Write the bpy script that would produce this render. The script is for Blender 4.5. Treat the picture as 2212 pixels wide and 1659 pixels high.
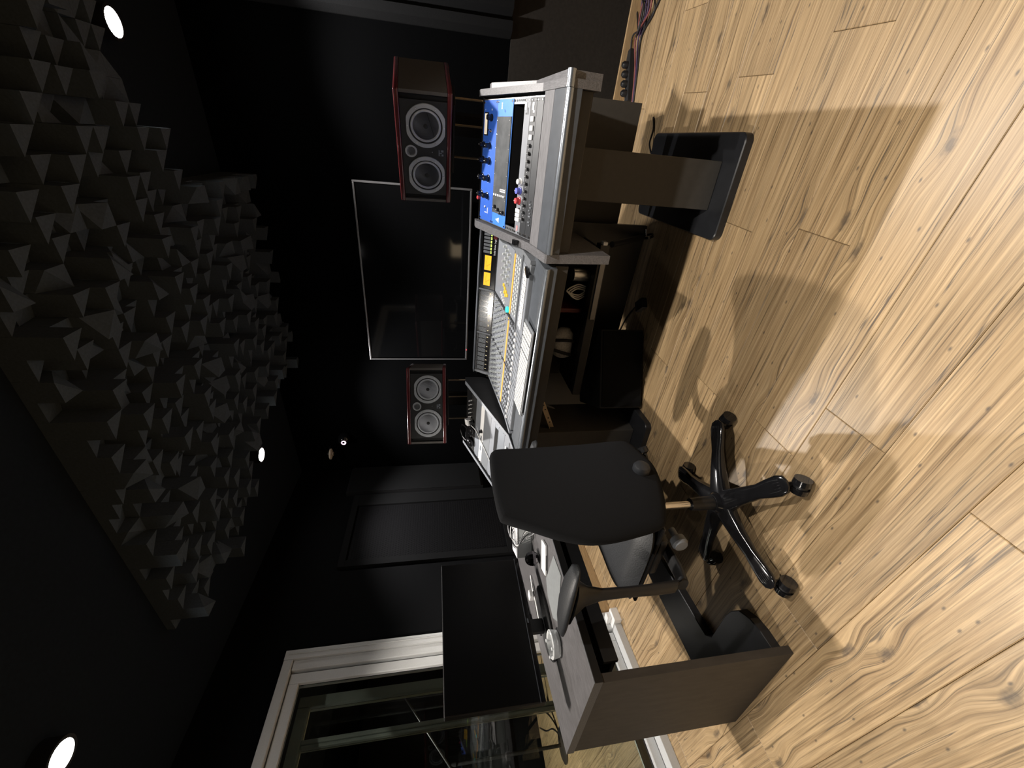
import bpy, bmesh, math, random
from mathutils import Vector, Matrix
random.seed(7)
R = math.radians
for o in list(bpy.data.objects): bpy.data.objects.remove(o, do_unlink=True)
scn = bpy.context.scene
COL = scn.collection

# ------------------------------------------------------------------ camera
cam_d = bpy.data.cameras.new('camera'); cam = bpy.data.objects.new('camera', cam_d); COL.objects.link(cam)
cam_d.sensor_fit = 'HORIZONTAL'; cam_d.sensor_width = 36.0; cam_d.lens = 874.08 / 2212 * 36.0
cam_d.clip_start = 0.02; cam_d.clip_end = 60
yaw, pit, rol = 0.544348553, 0.18479522, -0.0103277746
fw = Vector((-math.sin(yaw)*math.cos(pit), math.cos(yaw)*math.cos(pit), -math.sin(pit)))
rt = Vector((math.cos(yaw), math.sin(yaw), 0)); upv = rt.cross(fw)
r2 = rt*math.cos(rol) + upv*math.sin(rol); u2 = upv*math.cos(rol) - rt*math.sin(rol)
# the photograph lies on its side: the room's up is the picture's left
cx, cy, cz = -u2, r2, -fw
cam.matrix_world = Matrix(((cx.x, cy.x, cz.x, 0), (cx.y, cy.y, cz.y, 0), (cx.z, cy.z, cz.z, 1.25), (0, 0, 0, 1)))
scn.camera = cam

# ------------------------------------------------------------------ world, exposure
w = bpy.data.worlds.new('room_dark'); scn.world = w; w.use_nodes = True
w.node_tree.nodes['Background'].inputs[0].default_value = (0.5, 0.55, 0.65, 1)
w.node_tree.nodes['Background'].inputs[1].default_value = 0.002
vs = scn.view_settings
vs.view_transform = 'Standard'; vs.look = 'None'; vs.gamma = 1.0; vs.use_curve_mapping = False
vs.exposure = 0.0
LAMPS = [(0.285, 2.43), (-2.15, 2.57), (-1.95, 0.765), (0.485, 0.63), (0.685, -1.18), (-1.75, -1.04)]
LAMP_W = [190, 175, 170, 160, 95, 95]
LAMP_C = [(1.0, 0.95, 0.90), (1.0, 0.96, 0.92)] + [(1.0, 0.92, 0.82)]*4
ZC = 2.6

# ------------------------------------------------------------------ materials
def new_mat(name):
    m = bpy.data.materials.new(name); m.use_nodes = True
    nt = m.node_tree; return m, nt, nt.nodes['Principled BSDF']
def mat(name, col, rough=0.5, metal=0.0, spec=0.5, var=0.12, scale=40, bump=0.0, stretch=(1, 1, 1), coat=0.0):
    m, nt, b = new_mat(name)
    b.inputs['Roughness'].default_value = rough; b.inputs['Metallic'].default_value = metal
    b.inputs['Specular IOR Level'].default_value = spec
    b.inputs['Coat Weight'].default_value = coat; b.inputs['Coat Roughness'].default_value = 0.08
    tc = nt.nodes.new('ShaderNodeTexCoord'); mp = nt.nodes.new('ShaderNodeMapping'); mp.inputs['Scale'].default_value = stretch
    n = nt.nodes.new('ShaderNodeTexNoise'); n.inputs['Scale'].default_value = scale; n.inputs['Detail'].default_value = 5
    cr = nt.nodes.new('ShaderNodeValToRGB')
    cr.color_ramp.elements[0].position = 0.3; cr.color_ramp.elements[1].position = 0.7
    cr.color_ramp.elements[0].color = (*[c*(1-var) for c in col], 1); cr.color_ramp.elements[1].color = (*[min(1, c*(1+var)) for c in col], 1)
    nt.links.new(tc.outputs['Object'], mp.inputs[0]); nt.links.new(mp.outputs[0], n.inputs[0])
    nt.links.new(n.outputs[0], cr.inputs[0]); nt.links.new(cr.outputs[0], b.inputs['Base Color'])
    if bump:
        bp = nt.nodes.new('ShaderNodeBump'); bp.inputs['Strength'].default_value = bump; bp.inputs['Distance'].default_value = 0.002
        nt.links.new(n.outputs[0], bp.inputs['Height']); nt.links.new(bp.outputs[0], b.inputs['Normal'])
    return m
def emit(name, col, s):
    m, nt, b = new_mat(name)
    b.inputs['Base Color'].default_value = (*[c*0.5 for c in col], 1)
    b.inputs['Emission Color'].default_value = (*col, 1); b.inputs['Emission Strength'].default_value = s
    return m
def glass_mat(name, tint=(0.86, 0.92, 0.9), f=1.0, ior=1.5, rough=0.0):
    m, nt, b = new_mat(name); nt.nodes.remove(b)
    out = nt.nodes['Material Output']; tr = nt.nodes.new('ShaderNodeBsdfTransparent'); gl = nt.nodes.new('ShaderNodeBsdfGlossy')
    tr.inputs[0].default_value = (*tint, 1); gl.inputs['Roughness'].default_value = rough
    fr = nt.nodes.new('ShaderNodeFresnel'); fr.inputs[0].default_value = ior; mx = nt.nodes.new('ShaderNodeMixShader')
    nt.links.new(fr.outputs[0], mx.inputs[0]); nt.links.new(tr.outputs[0], mx.inputs[1]); nt.links.new(gl.outputs[0], mx.inputs[2])
    nt.links.new(mx.outputs[0], out.inputs[0]); return m
def wood_floor():
    m, nt, b = new_mat('oak_plank'); L = nt.links.new; N = nt.nodes.new
    tc = N('ShaderNodeTexCoord'); oi = N('ShaderNodeObjectInfo'); ad = N('ShaderNodeVectorMath'); ad.operation = 'ADD'
    ml = N('ShaderNodeMath'); ml.operation = 'MULTIPLY'; ml.inputs[1].default_value = 57.0
    L(oi.outputs['Random'], ml.inputs[0]); cb = N('ShaderNodeCombineXYZ'); L(ml.outputs[0], cb.inputs[0]); L(ml.outputs[0], cb.inputs[1])
    L(tc.outputs['Object'], ad.inputs[0]); L(cb.outputs[0], ad.inputs[1])
    # knots: a few per plank pull the grain aside
    mk = N('ShaderNodeMapping'); mk.inputs['Scale'].default_value = (1.7, 4.2, 1); L(ad.outputs[0], mk.inputs[0])
    vo = N('ShaderNodeTexVoronoi'); vo.voronoi_dimensions = '2D'; vo.inputs['Scale'].default_value = 1.0; L(mk.outputs[0], vo.inputs[0])
    kr = N('ShaderNodeMapRange'); kr.inputs['From Min'].default_value = 0.0; kr.inputs['From Max'].default_value = 0.24
    kr.inputs['To Min'].default_value = 1.0; kr.inputs['To Max'].default_value = 0.0; kr.interpolation_type = 'SMOOTHSTEP'
    L(vo.outputs['Distance'], kr.inputs[0])
    kp = N('ShaderNodeMath'); kp.operation = 'MULTIPLY'; kp.inputs[1].default_value = 0.024; L(kr.outputs[0], kp.inputs[0])
    nl = N('ShaderNodeTexNoise'); nl.inputs['Scale'].default_value = 1.0; nl.inputs['Detail'].default_value = 2
    mn = N('ShaderNodeMapping'); mn.inputs['Scale'].default_value = (1.8, 6, 1); L(ad.outputs[0], mn.inputs[0]); L(mn.outputs[0], nl.inputs[0])
    n2 = N('ShaderNodeMath'); n2.operation = 'MULTIPLY_ADD'; n2.inputs[1].default_value = 0.013; L(nl.outputs[0], n2.inputs[0]); L(kp.outputs[0], n2.inputs[2])
    sp = N('ShaderNodeSeparateXYZ'); L(ad.outputs[0], sp.inputs[0])
    yy = N('ShaderNodeMath'); yy.operation = 'ADD'; L(sp.outputs[1], yy.inputs[0]); L(n2.outputs[0], yy.inputs[1])
    c2 = N('ShaderNodeCombineXYZ'); L(sp.outputs[0], c2.inputs[0]); L(yy.outputs[0], c2.inputs[1])
    def noise(sx, sy, det, dist=0.0):
        mm = N('ShaderNodeMapping'); mm.inputs['Scale'].default_value = (sx, sy, 1); L(c2.outputs[0], mm.inputs[0])
        nn = N('ShaderNodeTexNoise'); nn.inputs['Scale'].default_value = 1; nn.inputs['Detail'].default_value = det
        nn.inputs['Distortion'].default_value = dist; nn.inputs['Roughness'].default_value = 0.62
        L(mm.outputs[0], nn.inputs[0]); return nn
    g1 = noise(1.3, 78, 9, 0.12); g2 = noise(5.0, 230, 4); g3 = noise(0.9, 7, 4)
    cr = N('ShaderNodeValToRGB'); e = cr.color_ramp.elements
    e[0].position = 0.30; e[0].color = (0.17, 0.108, 0.054, 1); e[1].position = 0.66; e[1].color = (0.50, 0.355, 0.20, 1)
    x = e.new(0.41); x.color = (0.33, 0.222, 0.116, 1); x = e.new(0.52); x.color = (0.43, 0.30, 0.162, 1)
    L(g1.outputs[0], cr.inputs[0])
    # fine fibres
    f = N('ShaderNodeMapRange'); f.inputs['From Min'].default_value = 0.3; f.inputs['From Max'].default_value = 0.7; f.inputs['To Min'].default_value = 0.72; f.inputs['To Max'].default_value = 1.2
    L(g2.outputs[0], f.inputs[0])
    mx = N('ShaderNodeMix'); mx.data_type = 'RGBA'; mx.blend_type = 'MULTIPLY'; mx.inputs[0].default_value = 1; L(cr.outputs[0], mx.inputs[6]); L(f.outputs[0], mx.inputs[7])
    g5 = noise(1.5, 120, 5, 0.3)
    d5 = N('ShaderNodeMapRange'); d5.inputs['From Min'].default_value = 0.55; d5.inputs['From Max'].default_value = 0.66; d5.inputs['To Min'].default_value = 1.0; d5.inputs['To Max'].default_value = 0.42
    L(g5.outputs[0], d5.inputs[0])
    m5 = N('ShaderNodeMix'); m5.data_type = 'RGBA'; m5.blend_type = 'MULTIPLY'; m5.inputs[0].default_value = 1; L(mx.outputs[2], m5.inputs[6]); L(d5.outputs[0], m5.inputs[7]); mx = m5
    # broad tone and plank to plank tone
    t = N('ShaderNodeMapRange'); t.inputs['From Min'].default_value = 0.3; t.inputs['From Max'].default_value = 0.7; t.inputs['To Min'].default_value = 0.82; t.inputs['To Max'].default_value = 1.12
    L(g3.outputs[0], t.inputs[0])
    pr = N('ShaderNodeMapRange'); pr.inputs['To Min'].default_value = 0.88; pr.inputs['To Max'].default_value = 1.1; L(oi.outputs['Random'], pr.inputs[0])
    tt = N('ShaderNodeMath'); tt.operation = 'MULTIPLY'; L(t.outputs[0], tt.inputs[0]); L(pr.outputs[0], tt.inputs[1])
    m2 = N('ShaderNodeMix'); m2.data_type = 'RGBA'; m2.blend_type = 'MULTIPLY'; m2.inputs[0].default_value = 1; L(mx.outputs[2], m2.inputs[6]); L(tt.outputs[0], m2.inputs[7])
    # dark cracks along the grain
    g4 = noise(0.9, 36, 3, 0.25)
    ck = N('ShaderNodeValToRGB'); k = ck.color_ramp.elements; k[0].position = 0.0; k[0].color = (0, 0, 0, 1); k[1].position = 1.0; k[1].color = (0, 0, 0, 1)
    q = k.new(0.604); q.color = (0, 0, 0, 1); q = k.new(0.626); q.color = (1, 1, 1, 1); q = k.new(0.648); q.color = (0, 0, 0, 1)
    L(g4.outputs[0], ck.inputs[0])
    vs2 = N('ShaderNodeTexVoronoi'); vs2.voronoi_dimensions = '2D'; mv = N('ShaderNodeMapping'); mv.inputs['Scale'].default_value = (4.5, 9, 1); L(ad.outputs[0], mv.inputs[0]); L(mv.outputs[0], vs2.inputs[0]); vs2.inputs['Scale'].default_value = 1.0
    sk = N('ShaderNodeMapRange'); sk.inputs['From Min'].default_value = 0.012; sk.inputs['From Max'].default_value = 0.042; sk.inputs['To Min'].default_value = 0.9; sk.inputs['To Max'].default_value = 0.0; L(vs2.outputs['Distance'], sk.inputs[0])
    skm = N('ShaderNodeMath'); skm.operation = 'MAXIMUM'; L(ck.outputs[0], skm.inputs[0]); L(sk.outputs[0], skm.inputs[1])
    # knot heart
    kh = N('ShaderNodeMapRange'); kh.inputs['From Min'].default_value = 0.02; kh.inputs['From Max'].default_value = 0.075; kh.inputs['To Min'].default_value = 0.85; kh.inputs['To Max'].default_value = 0.0
    kn = N('ShaderNodeTexNoise'); kn.inputs['Scale'].default_value = 45; L(ad.outputs[0], kn.inputs[0])
    ka = N('ShaderNodeMath'); ka.operation = 'MULTIPLY_ADD'; ka.inputs[1].default_value = 0.1; L(kn.outputs[0], ka.inputs[0]); L(vo.outputs['Distance'], ka.inputs[2])
    kb = N('ShaderNodeMath'); kb.operation = 'SUBTRACT'; kb.inputs[1].default_value = 0.045; L(ka.outputs[0], kb.inputs[0]); L(kb.outputs[0], kh.inputs[0])
    mm = N('ShaderNodeMath'); mm.operation = 'MAXIMUM'; L(skm.outputs[0], mm.inputs[0]); L(kh.outputs[0], mm.inputs[1])
    md = N('ShaderNodeMath'); md.operation = 'MULTIPLY'; md.inputs[1].default_value = 0.8; L(mm.outputs[0], md.inputs[0])
    m3 = N('ShaderNodeMix'); m3.data_type = 'RGBA'; L(md.outputs[0], m3.inputs[0]); L(m2.outputs[2], m3.inputs[6]); m3.inputs[7].default_value = (0.05, 0.042, 0.037, 1)
    L(m3.outputs[2], b.inputs['Base Color'])
    b.inputs['Roughness'].default_value = 0.42; b.inputs['Specular IOR Level'].default_value = 0.5
    bp = N('ShaderNodeBump'); bp.inputs['Strength'].default_value = 0.12; bp.inputs['Distance'].default_value = 0.001
    L(g1.outputs[0], bp.inputs['Height']); L(bp.outputs[0], b.inputs['Normal'])
    return m
M = {}
M['plank'] = wood_floor()
M['under'] = mat('floor_underlay', (0.02, 0.016, 0.012), 0.9)
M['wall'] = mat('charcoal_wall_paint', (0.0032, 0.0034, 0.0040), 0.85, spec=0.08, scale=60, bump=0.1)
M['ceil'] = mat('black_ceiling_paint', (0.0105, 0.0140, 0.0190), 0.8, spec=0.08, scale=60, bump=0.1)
M['foam'] = mat('black_diffuser_foam', (0.062, 0.076, 0.090), 0.85, spec=0.08, scale=120, bump=0.25)
M['cloth'] = mat('black_acoustic_cloth', (0.008, 0.0083, 0.009), 0.95, spec=0.08, scale=300, bump=0.3)
M['grille'] = mat('black_perforated_sheet', (0.006, 0.006, 0.007), 0.6, spec=0.08, scale=400, bump=0.5)
M['skirt'] = mat('oak_skirting', (0.40, 0.27, 0.14), 0.5, stretch=(2, 2, 40), scale=6, var=0.25)
M['alu'] = mat('pale_grey_powder_coat', (0.52, 0.53, 0.535), 0.45, scale=200, var=0.04)
M['alu2'] = mat('grey_green_powder_coat', (0.42, 0.46, 0.42), 0.5, scale=200, var=0.05)
M['white'] = mat('white_plastic', (0.80, 0.80, 0.80), 0.4, var=0.03)
M['keyw'] = mat('white_keycap_plastic', (0.50, 0.51, 0.52), 0.5, var=0.03)
M['nose'] = mat('slate_metal_nosing', (0.30, 0.33, 0.37), 0.26, metal=0.75, var=0.06, stretch=(2, 40, 40), scale=8)
M['glass'] = glass_mat('door_glass', (0.87, 0.89, 0.87), ior=1.45)
def crystal_mat():
    m = glass_mat('clear_ashtray_glass', (0.93, 0.95, 0.96), ior=1.8, rough=0.05); nt = m.node_tree
    mx0 = [n for n in nt.nodes if n.type == 'MIX_SHADER'][0]; df = nt.nodes.new('ShaderNodeBsdfDiffuse'); df.inputs[0].default_value = (0.93, 0.95, 0.96, 1)
    m2 = nt.nodes.new('ShaderNodeMixShader'); m2.inputs[0].default_value = 0.5  # white diffuse mixed in stands for the brightness of refracted light
    nt.links.new(mx0.outputs[0], m2.inputs[1]); nt.links.new(df.outputs[0], m2.inputs[2]); nt.links.new(m2.outputs[0], nt.nodes['Material Output'].inputs[0]); return m
M['crystal'] = crystal_mat()
M['gwood'] = mat('grey_brushed_wood_laminate', (0.125, 0.123, 0.13), 0.45, var=0.30, scale=7, stretch=(40, 4, 40), bump=0.05)
M['gwoodx'] = mat('grey_wood_laminate_long_grain', (0.155, 0.152, 0.16), 0.45, var=0.28, scale=7, stretch=(4, 40, 40), bump=0.05)
M['desk'] = mat('dark_ash_laminate', (0.090, 0.086, 0.089), 0.42, var=0.40, scale=9, stretch=(30, 3, 30), bump=0.04)
M['desk_side'] = mat('brown_ash_laminate', (0.050, 0.042, 0.035), 0.65, var=0.18, scale=6, stretch=(6, 6, 2))
M['taupe'] = mat('taupe_laminate', (0.050, 0.0465, 0.042), 0.6, var=0.08)
M['slate'] = mat('slate_armrest_pad', (0.072, 0.080, 0.092), 0.36, var=0.10, scale=25)
M['black'] = mat('black_satin_plastic', (0.012, 0.012, 0.013), 0.42)
M['blackg'] = mat('black_gloss_plastic', (0.008, 0.008, 0.009), 0.14, spec=0.6)
M['plate'] = mat('black_base_plate_laminate', (0.018, 0.019, 0.022), 0.3, var=0.2, scale=12)
M['rubber'] = mat('black_rubber', (0.010, 0.010, 0.011), 0.7)
M['cable'] = mat('black_cable_jacket', (0.012, 0.011, 0.012), 0.5)
M['cablep'] = mat('purple_cable_jacket', (0.045, 0.022, 0.07), 0.5)
M['cabler'] = mat('red_cable_jacket', (0.20, 0.055, 0.05), 0.5)
M['cableg'] = mat('grey_cable_jacket', (0.25, 0.25, 0.26), 0.5)
M['cablew'] = mat('white_cable_jacket', (0.75, 0.75, 0.74), 0.5)
M['fabric'] = mat('black_chair_fabric', (0.0125, 0.0130, 0.0145), 0.95, spec=0.08, scale=500, bump=0.5)
M['leather'] = mat('charcoal_seat_leather', (0.0135, 0.0148, 0.0172), 0.5, spec=0.35, scale=220, bump=0.4)
M['chrome'] = mat('chrome', (0.75, 0.73, 0.70), 0.18, metal=1.0, var=0.03)
M['steel'] = mat('brushed_aluminium', (0.62, 0.64, 0.67), 0.32, metal=0.9, var=0.06, stretch=(2, 40, 40), scale=8)
M['silver'] = mat('silver_paint', (0.19, 0.205, 0.23), 0.45, metal=0.3, var=0.06)
M['ltgrey'] = mat('light_grey_panel_paint', (0.20, 0.213, 0.24), 0.5, var=0.05)
M['mgrey'] = mat('mid_grey_console_paint', (0.15, 0.16, 0.175), 0.5, var=0.06)
M['dgrey'] = mat('dark_grey_panel_paint', (0.024, 0.026, 0.030), 0.45, var=0.1)
M['blue'] = mat('blue_faceplate_enamel', (0.035, 0.125, 0.56), 0.38, var=0.06)
M['blue2'] = mat('light_blue_faceplate_enamel', (0.065, 0.235, 0.75), 0.38, var=0.05)
M['smoke'] = mat('smoked_grey_window', (0.10, 0.105, 0.11), 0.25, var=0.3, scale=12)
M['cream'] = emit('lit_cream_meter', (1.0, 0.86, 0.66), 0.75)
M['amber'] = emit('lit_amber_meter', (1.0, 0.52, 0.02), 0.95)
M['ledo'] = emit('orange_light_strip', (1.0, 0.50, 0.10), 0.9)
M['ledg'] = emit('yellow_green_led', (0.75, 1.0, 0.18), 1.3)
M['ledw'] = emit('warm_white_digit', (1.0, 0.85, 0.55), 1.1)
M['cyan'] = emit('cyan_lit_knob', (0.05, 0.85, 0.85), 0.8)
M['ledr'] = emit('red_standby_led', (1.0, 0.06, 0.10), 3.0)
M['ring'] = emit('pink_white_ring_light', (1.0, 0.62, 0.85), 2.2)
M['lamp'] = emit('lit_lamp_lens', (1.0, 0.96, 0.9), 220)
M['rear_glow'] = emit('warm_rear_glow', (1.0, 0.78, 0.5), 2.0)
M['red'] = mat('red_plastic', (0.55, 0.05, 0.06), 0.4)
M['pink'] = mat('pink_label', (0.75, 0.25, 0.25), 0.5)
M['dred'] = mat('maroon_plate', (0.10, 0.006, 0.012), 0.4)
M['bluek'] = mat('blue_knob_cap', (0.12, 0.14, 0.55), 0.4)
M['yellowk'] = emit('lit_yellow_button', (1.0, 0.62, 0.05), 0.55)
M['cheek'] = mat('red_gloss_veneer', (0.085, 0.016, 0.018), 0.18, var=0.25, scale=8, stretch=(2, 30, 30), coat=0.6)
M['cab'] = mat('grey_brown_cabinet_paint', (0.075, 0.068, 0.062), 0.5, var=0.05)
M['baffle'] = mat('black_baffle_vinyl', (0.011, 0.0115, 0.0125), 0.5, scale=350, bump=0.25)
M['drv'] = mat('grey_cast_driver_ring', (0.42, 0.44, 0.47), 0.42, metal=0.3, var=0.06)
M['cone'] = mat('charcoal_woven_cone', (0.075, 0.078, 0.080), 0.5, scale=260, var=0.25, bump=0.2)
M['sur'] = mat('grey_rubber_surround', (0.42, 0.44, 0.48), 0.3, var=0.05)
M['dust'] = mat('black_dust_cap', (0.006, 0.006, 0.006), 0.6)
M['screen'] = mat('black_glass_screen', (0.004, 0.0042, 0.0046), 0.06, spec=0.5, var=0.05)
M['matte'] = mat('black_matte_screen', (0.0035, 0.0036, 0.0038), 0.38, spec=0.3, var=0.05)
M['bezel'] = mat('grey_metal_bezel', (0.24, 0.24, 0.25), 0.35, metal=0.6, var=0.04)
M['pad'] = mat('grey_desk_mat_vinyl', (0.19, 0.20, 0.205), 0.5, var=0.08)
M['boxg'] = mat('pale_grey_metal_case', (0.50, 0.525, 0.525), 0.5, var=0.04)
M['beige'] = mat('beige_rack_rail_paint', (0.50, 0.40, 0.27), 0.5, var=0.08)
M['txt'] = mat('white_print', (0.85, 0.85, 0.88), 0.5, var=0.02)
M['txtr'] = mat('red_print', (0.30, 0.02, 0.03), 0.5, var=0.02)
M['dot'] = mat('black_hole', (0.003, 0.003, 0.003), 0.9)
M['grey_b'] = mat('grey_woven_bag', (0.50, 0.51, 0.53), 0.8, scale=90, var=0.25, bump=0.4)
M['sub'] = mat('black_subwoofer_vinyl', (0.016, 0.0155, 0.015), 0.75, scale=200, bump=0.2)

# ------------------------------------------------------------------ mesh builder
class G:
    def __init__(s): s.v = []; s.f = []; s.mi = []; s.T = Matrix.Identity(4); s.cur = 0
    def at(s, T): s.T = T; return s
    def add(s, vs, fs):
        b = len(s.v); s.v += [tuple(s.T @ Vector(p)) for p in vs]
        s.f += [tuple(b+i for i in f) for f in fs]; s.mi += [s.cur]*len(fs)
        return s
    def box(s, x0, x1, y0, y1, z0, z1):
        if x0 > x1: x0, x1 = x1, x0
        if y0 > y1: y0, y1 = y1, y0
        if z0 > z1: z0, z1 = z1, z0
        return s.add([(x0,y0,z0),(x1,y0,z0),(x1,y1,z0),(x0,y1,z0),(x0,y0,z1),(x1,y0,z1),(x1,y1,z1),(x0,y1,z1)],
                     [(0,3,2,1),(4,5,6,7),(0,1,5,4),(1,2,6,5),(2,3,7,6),(3,0,4,7)])
    def cbox(s, cx, cy, cz, sx, sy, sz): return s.box(cx-sx/2, cx+sx/2, cy-sy/2, cy+sy/2, cz-sz/2, cz+sz/2)
    def rbox(s, x0, x1, y0, y1, z0, z1, r=0.005, seg=2):
        bm = bmesh.new(); bmesh.ops.create_cube(bm, size=1)
        for v in bm.verts: v.co = Vector(((x0+x1)/2+v.co.x*(x1-x0), (y0+y1)/2+v.co.y*(y1-y0), (z0+z1)/2+v.co.z*(z1-z0)))
        bmesh.ops.bevel(bm, geom=list(bm.edges), offset=r, segments=seg, profile=0.5, affect='EDGES')
        bm.verts.index_update(); bmesh.ops.recalc_face_normals(bm, faces=bm.faces)
        s.add([tuple(v.co) for v in bm.verts], [tuple(v.index for v in f.verts) for f in bm.faces]); bm.free(); return s
    def prism(s, poly, h0, h1, axis='z'):
        "poly in the plane across axis, extruded from h0 to h1"
        n = len(poly)
        def P(p, h): return (p[0], p[1], h) if axis == 'z' else ((h, p[0], p[1]) if axis == 'x' else (p[0], h, p[1]))
        vs = [P(p, h0) for p in poly] + [P(p, h1) for p in poly]
        fs = [tuple(range(n)), tuple(range(2*n-1, n-1, -1))] + [(i, n+i, n+(i+1) % n, (i+1) % n) for i in range(n)]
        return s.add(vs, fs)
    def rev(s, prof, n=24, c=(0, 0, 0), a0=0.0):
        "lathe around local z: prof [(r,z)...]"
        vs = []; m = len(prof)
        for i in range(n):
            a = 2*math.pi*i/n + a0
            for r, z in prof: vs.append((c[0]+r*math.cos(a), c[1]+r*math.sin(a), c[2]+z))
        fs = []
        for i in range(n):
            j = (i+1) % n
            for k in range(m-1): fs.append((i*m+k, j*m+k, j*m+k+1, i*m+k+1))
        if prof[0][0] > 1e-6: fs.append(tuple(i*m for i in range(n))[::-1])
        if prof[-1][0] > 1e-6: fs.append(tuple(i*m+m-1 for i in range(n)))
        return s.add(vs, fs)
    def cyl(s, p0, p1, r0, r1=None, n=12):
        r1 = r0 if r1 is None else r1
        p0 = Vector(p0); p1 = Vector(p1); d = (p1-p0).normalized()
        a = d.orthogonal().normalized(); b = d.cross(a)
        vs = [p0+(a*math.cos(2*math.pi*i/n)+b*math.sin(2*math.pi*i/n))*r0 for i in range(n)] + [p1+(a*math.cos(2*math.pi*i/n)+b*math.sin(2*math.pi*i/n))*r1 for i in range(n)]
        return s.add(vs, [tuple(range(n))[::-1], tuple(range(n, 2*n))] + [(i, (i+1) % n, n+(i+1) % n, n+i) for i in range(n)])
    def tube(s, pts, r, n=8, sub=6):
        P = [Vector(p) for p in pts]
        if sub and len(P) > 2:
            Q = []
            for i in range(len(P)-1):
                a, b, c, d = P[max(i-1, 0)], P[i], P[i+1], P[min(i+2, len(P)-1)]
                for k in range(sub):
                    t = k/sub; Q.append(0.5*((2*b)+(c-a)*t+(2*a-5*b+4*c-d)*t*t+(3*b-a-3*c+d)*t**3))
            Q.append(P[-1]); P = Q
        vs = []; up = None
        for i, p in enumerate(P):
            d = (P[min(i+1, len(P)-1)]-P[max(i-1, 0)]).normalized()
            if up is None: up = d.orthogonal().normalized()
            up = (up-d*up.dot(d)).normalized() if (up-d*up.dot(d)).length > 1e-6 else d.orthogonal().normalized()
            b = d.cross(up); rr = r[i*len(r)//len(P)] if isinstance(r, (list, tuple)) else r
            vs += [p+(up*math.cos(2*math.pi*k/n)+b*math.sin(2*math.pi*k/n))*rr for k in range(n)]
        fs = [(i*n+k, i*n+(k+1) % n, (i+1)*n+(k+1) % n, (i+1)*n+k) for i in range(len(P)-1) for k in range(n)]
        fs += [tuple(range(n))[::-1], tuple(range((len(P)-1)*n, len(P)*n))]
        return s.add(vs, fs)
    def loft(s, secs, n=16, p=2.6):
        "secs: (centre, half-width vector, half-height vector); superellipse sections"
        vs = []
        for c, a, b in secs:
            c, a, b = Vector(c), Vector(a), Vector(b)
            for k in range(n):
                t = 2*math.pi*k/n; ct, st = math.cos(t), math.sin(t)
                vs.append(c + a*(abs(ct)**(2/p)*(1 if ct >= 0 else -1)) + b*(abs(st)**(2/p)*(1 if st >= 0 else -1)))
        m = len(secs)
        fs = [(i*n+k, i*n+(k+1) % n, (i+1)*n+(k+1) % n, (i+1)*n+k) for i in range(m-1) for k in range(n)]
        fs += [tuple(range(n))[::-1], tuple(range((m-1)*n, m*n))]
        return s.add(vs, fs)
    def sphere(s, c, r, n=16, sz=1.0):
        return s.rev([(max(1e-7, r*math.sin(math.pi*i/8)), -r*sz*math.cos(math.pi*i/8)) for i in range(9)], n, c)
    def mesh(s, name, mats, smooth=None):
        me = bpy.data.meshes.new(name); me.from_pydata(s.v, [], s.f)
        for m in (mats if isinstance(mats, (list, tuple)) else [mats]): me.materials.append(m)
        me.polygons.foreach_set('material_index', s.mi)
        bm = bmesh.new(); bm.from_mesh(me); bmesh.ops.recalc_face_normals(bm, faces=bm.faces); bm.to_mesh(me); bm.free()
        if smooth is not None:
            me.polygons.foreach_set('use_smooth', [True]*len(me.polygons)); me.set_sharp_from_angle(angle=R(smooth))
        me.update(); return me

def link(name, me, parent=None, T=None):
    o = bpy.data.objects.new(name, me); COL.objects.link(o)
    if parent: o.parent = parent
    if T is not None: o.matrix_basis = T
    return o
def obj(name, g, mats, parent=None, smooth=None, wc=False, **props):
    """link a builder as one mesh object; wc: geometry given in world coordinates under a parent"""
    o = link(name, g.mesh(name, mats, smooth), parent)
    if wc and parent:
        o.matrix_basis = wmat(parent).inverted()
    for k, v in props.items(): o[k] = v
    return o
def wmat(o): return (wmat(o.parent) @ o.matrix_basis) if o.parent else o.matrix_basis.copy()
def thing(name, label, cat, loc=(0, 0, 0), T=None, group=None):
    o = bpy.data.objects.new(name, None); COL.objects.link(o); o.empty_display_size = 0.05
    if T is not None: o.matrix_basis = T
    else: o.location = loc
    tag(o, label, cat, group); return o
def tag(o, label, cat, group=None):
    o['label'] = label; o['category'] = cat
    if group: o['group'] = group
    return o
def solo(name, g, mats, label, cat, group=None, smooth=None):
    """a thing that is one mesh, given in world coordinates: move its origin to its base"""
    xs = [p[0] for p in g.v]; ys = [p[1] for p in g.v]; zs = [p[2] for p in g.v]
    c = Vector(((min(xs)+max(xs))/2, (min(ys)+max(ys))/2, min(zs)))
    g.v = [tuple(Vector(p)-c) for p in g.v]
    o = link(name, g.mesh(name, mats, smooth)); o.location = c
    return tag(o, label, cat, group)
def struct(name, g, m, smooth=None):
    o = link(name, g.mesh(name, m, smooth)); o['kind'] = 'structure'; return o
def frame(o, x, y, z):
    return Matrix(((x[0], y[0], z[0], o[0]), (x[1], y[1], z[1], o[1]), (x[2], y[2], z[2], o[2]), (0, 0, 0, 1)))
def dup_tree(src, T, parent=None):
    c = src.copy(); COL.objects.link(c)
    if parent: c.parent = parent
    else: c.matrix_basis = T
    for ch in src.children:
        k = dup_tree(ch, None, c); k.matrix_parent_inverse = ch.matrix_parent_inverse.copy(); k.matrix_basis = ch.matrix_basis.copy()
    return c
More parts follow.
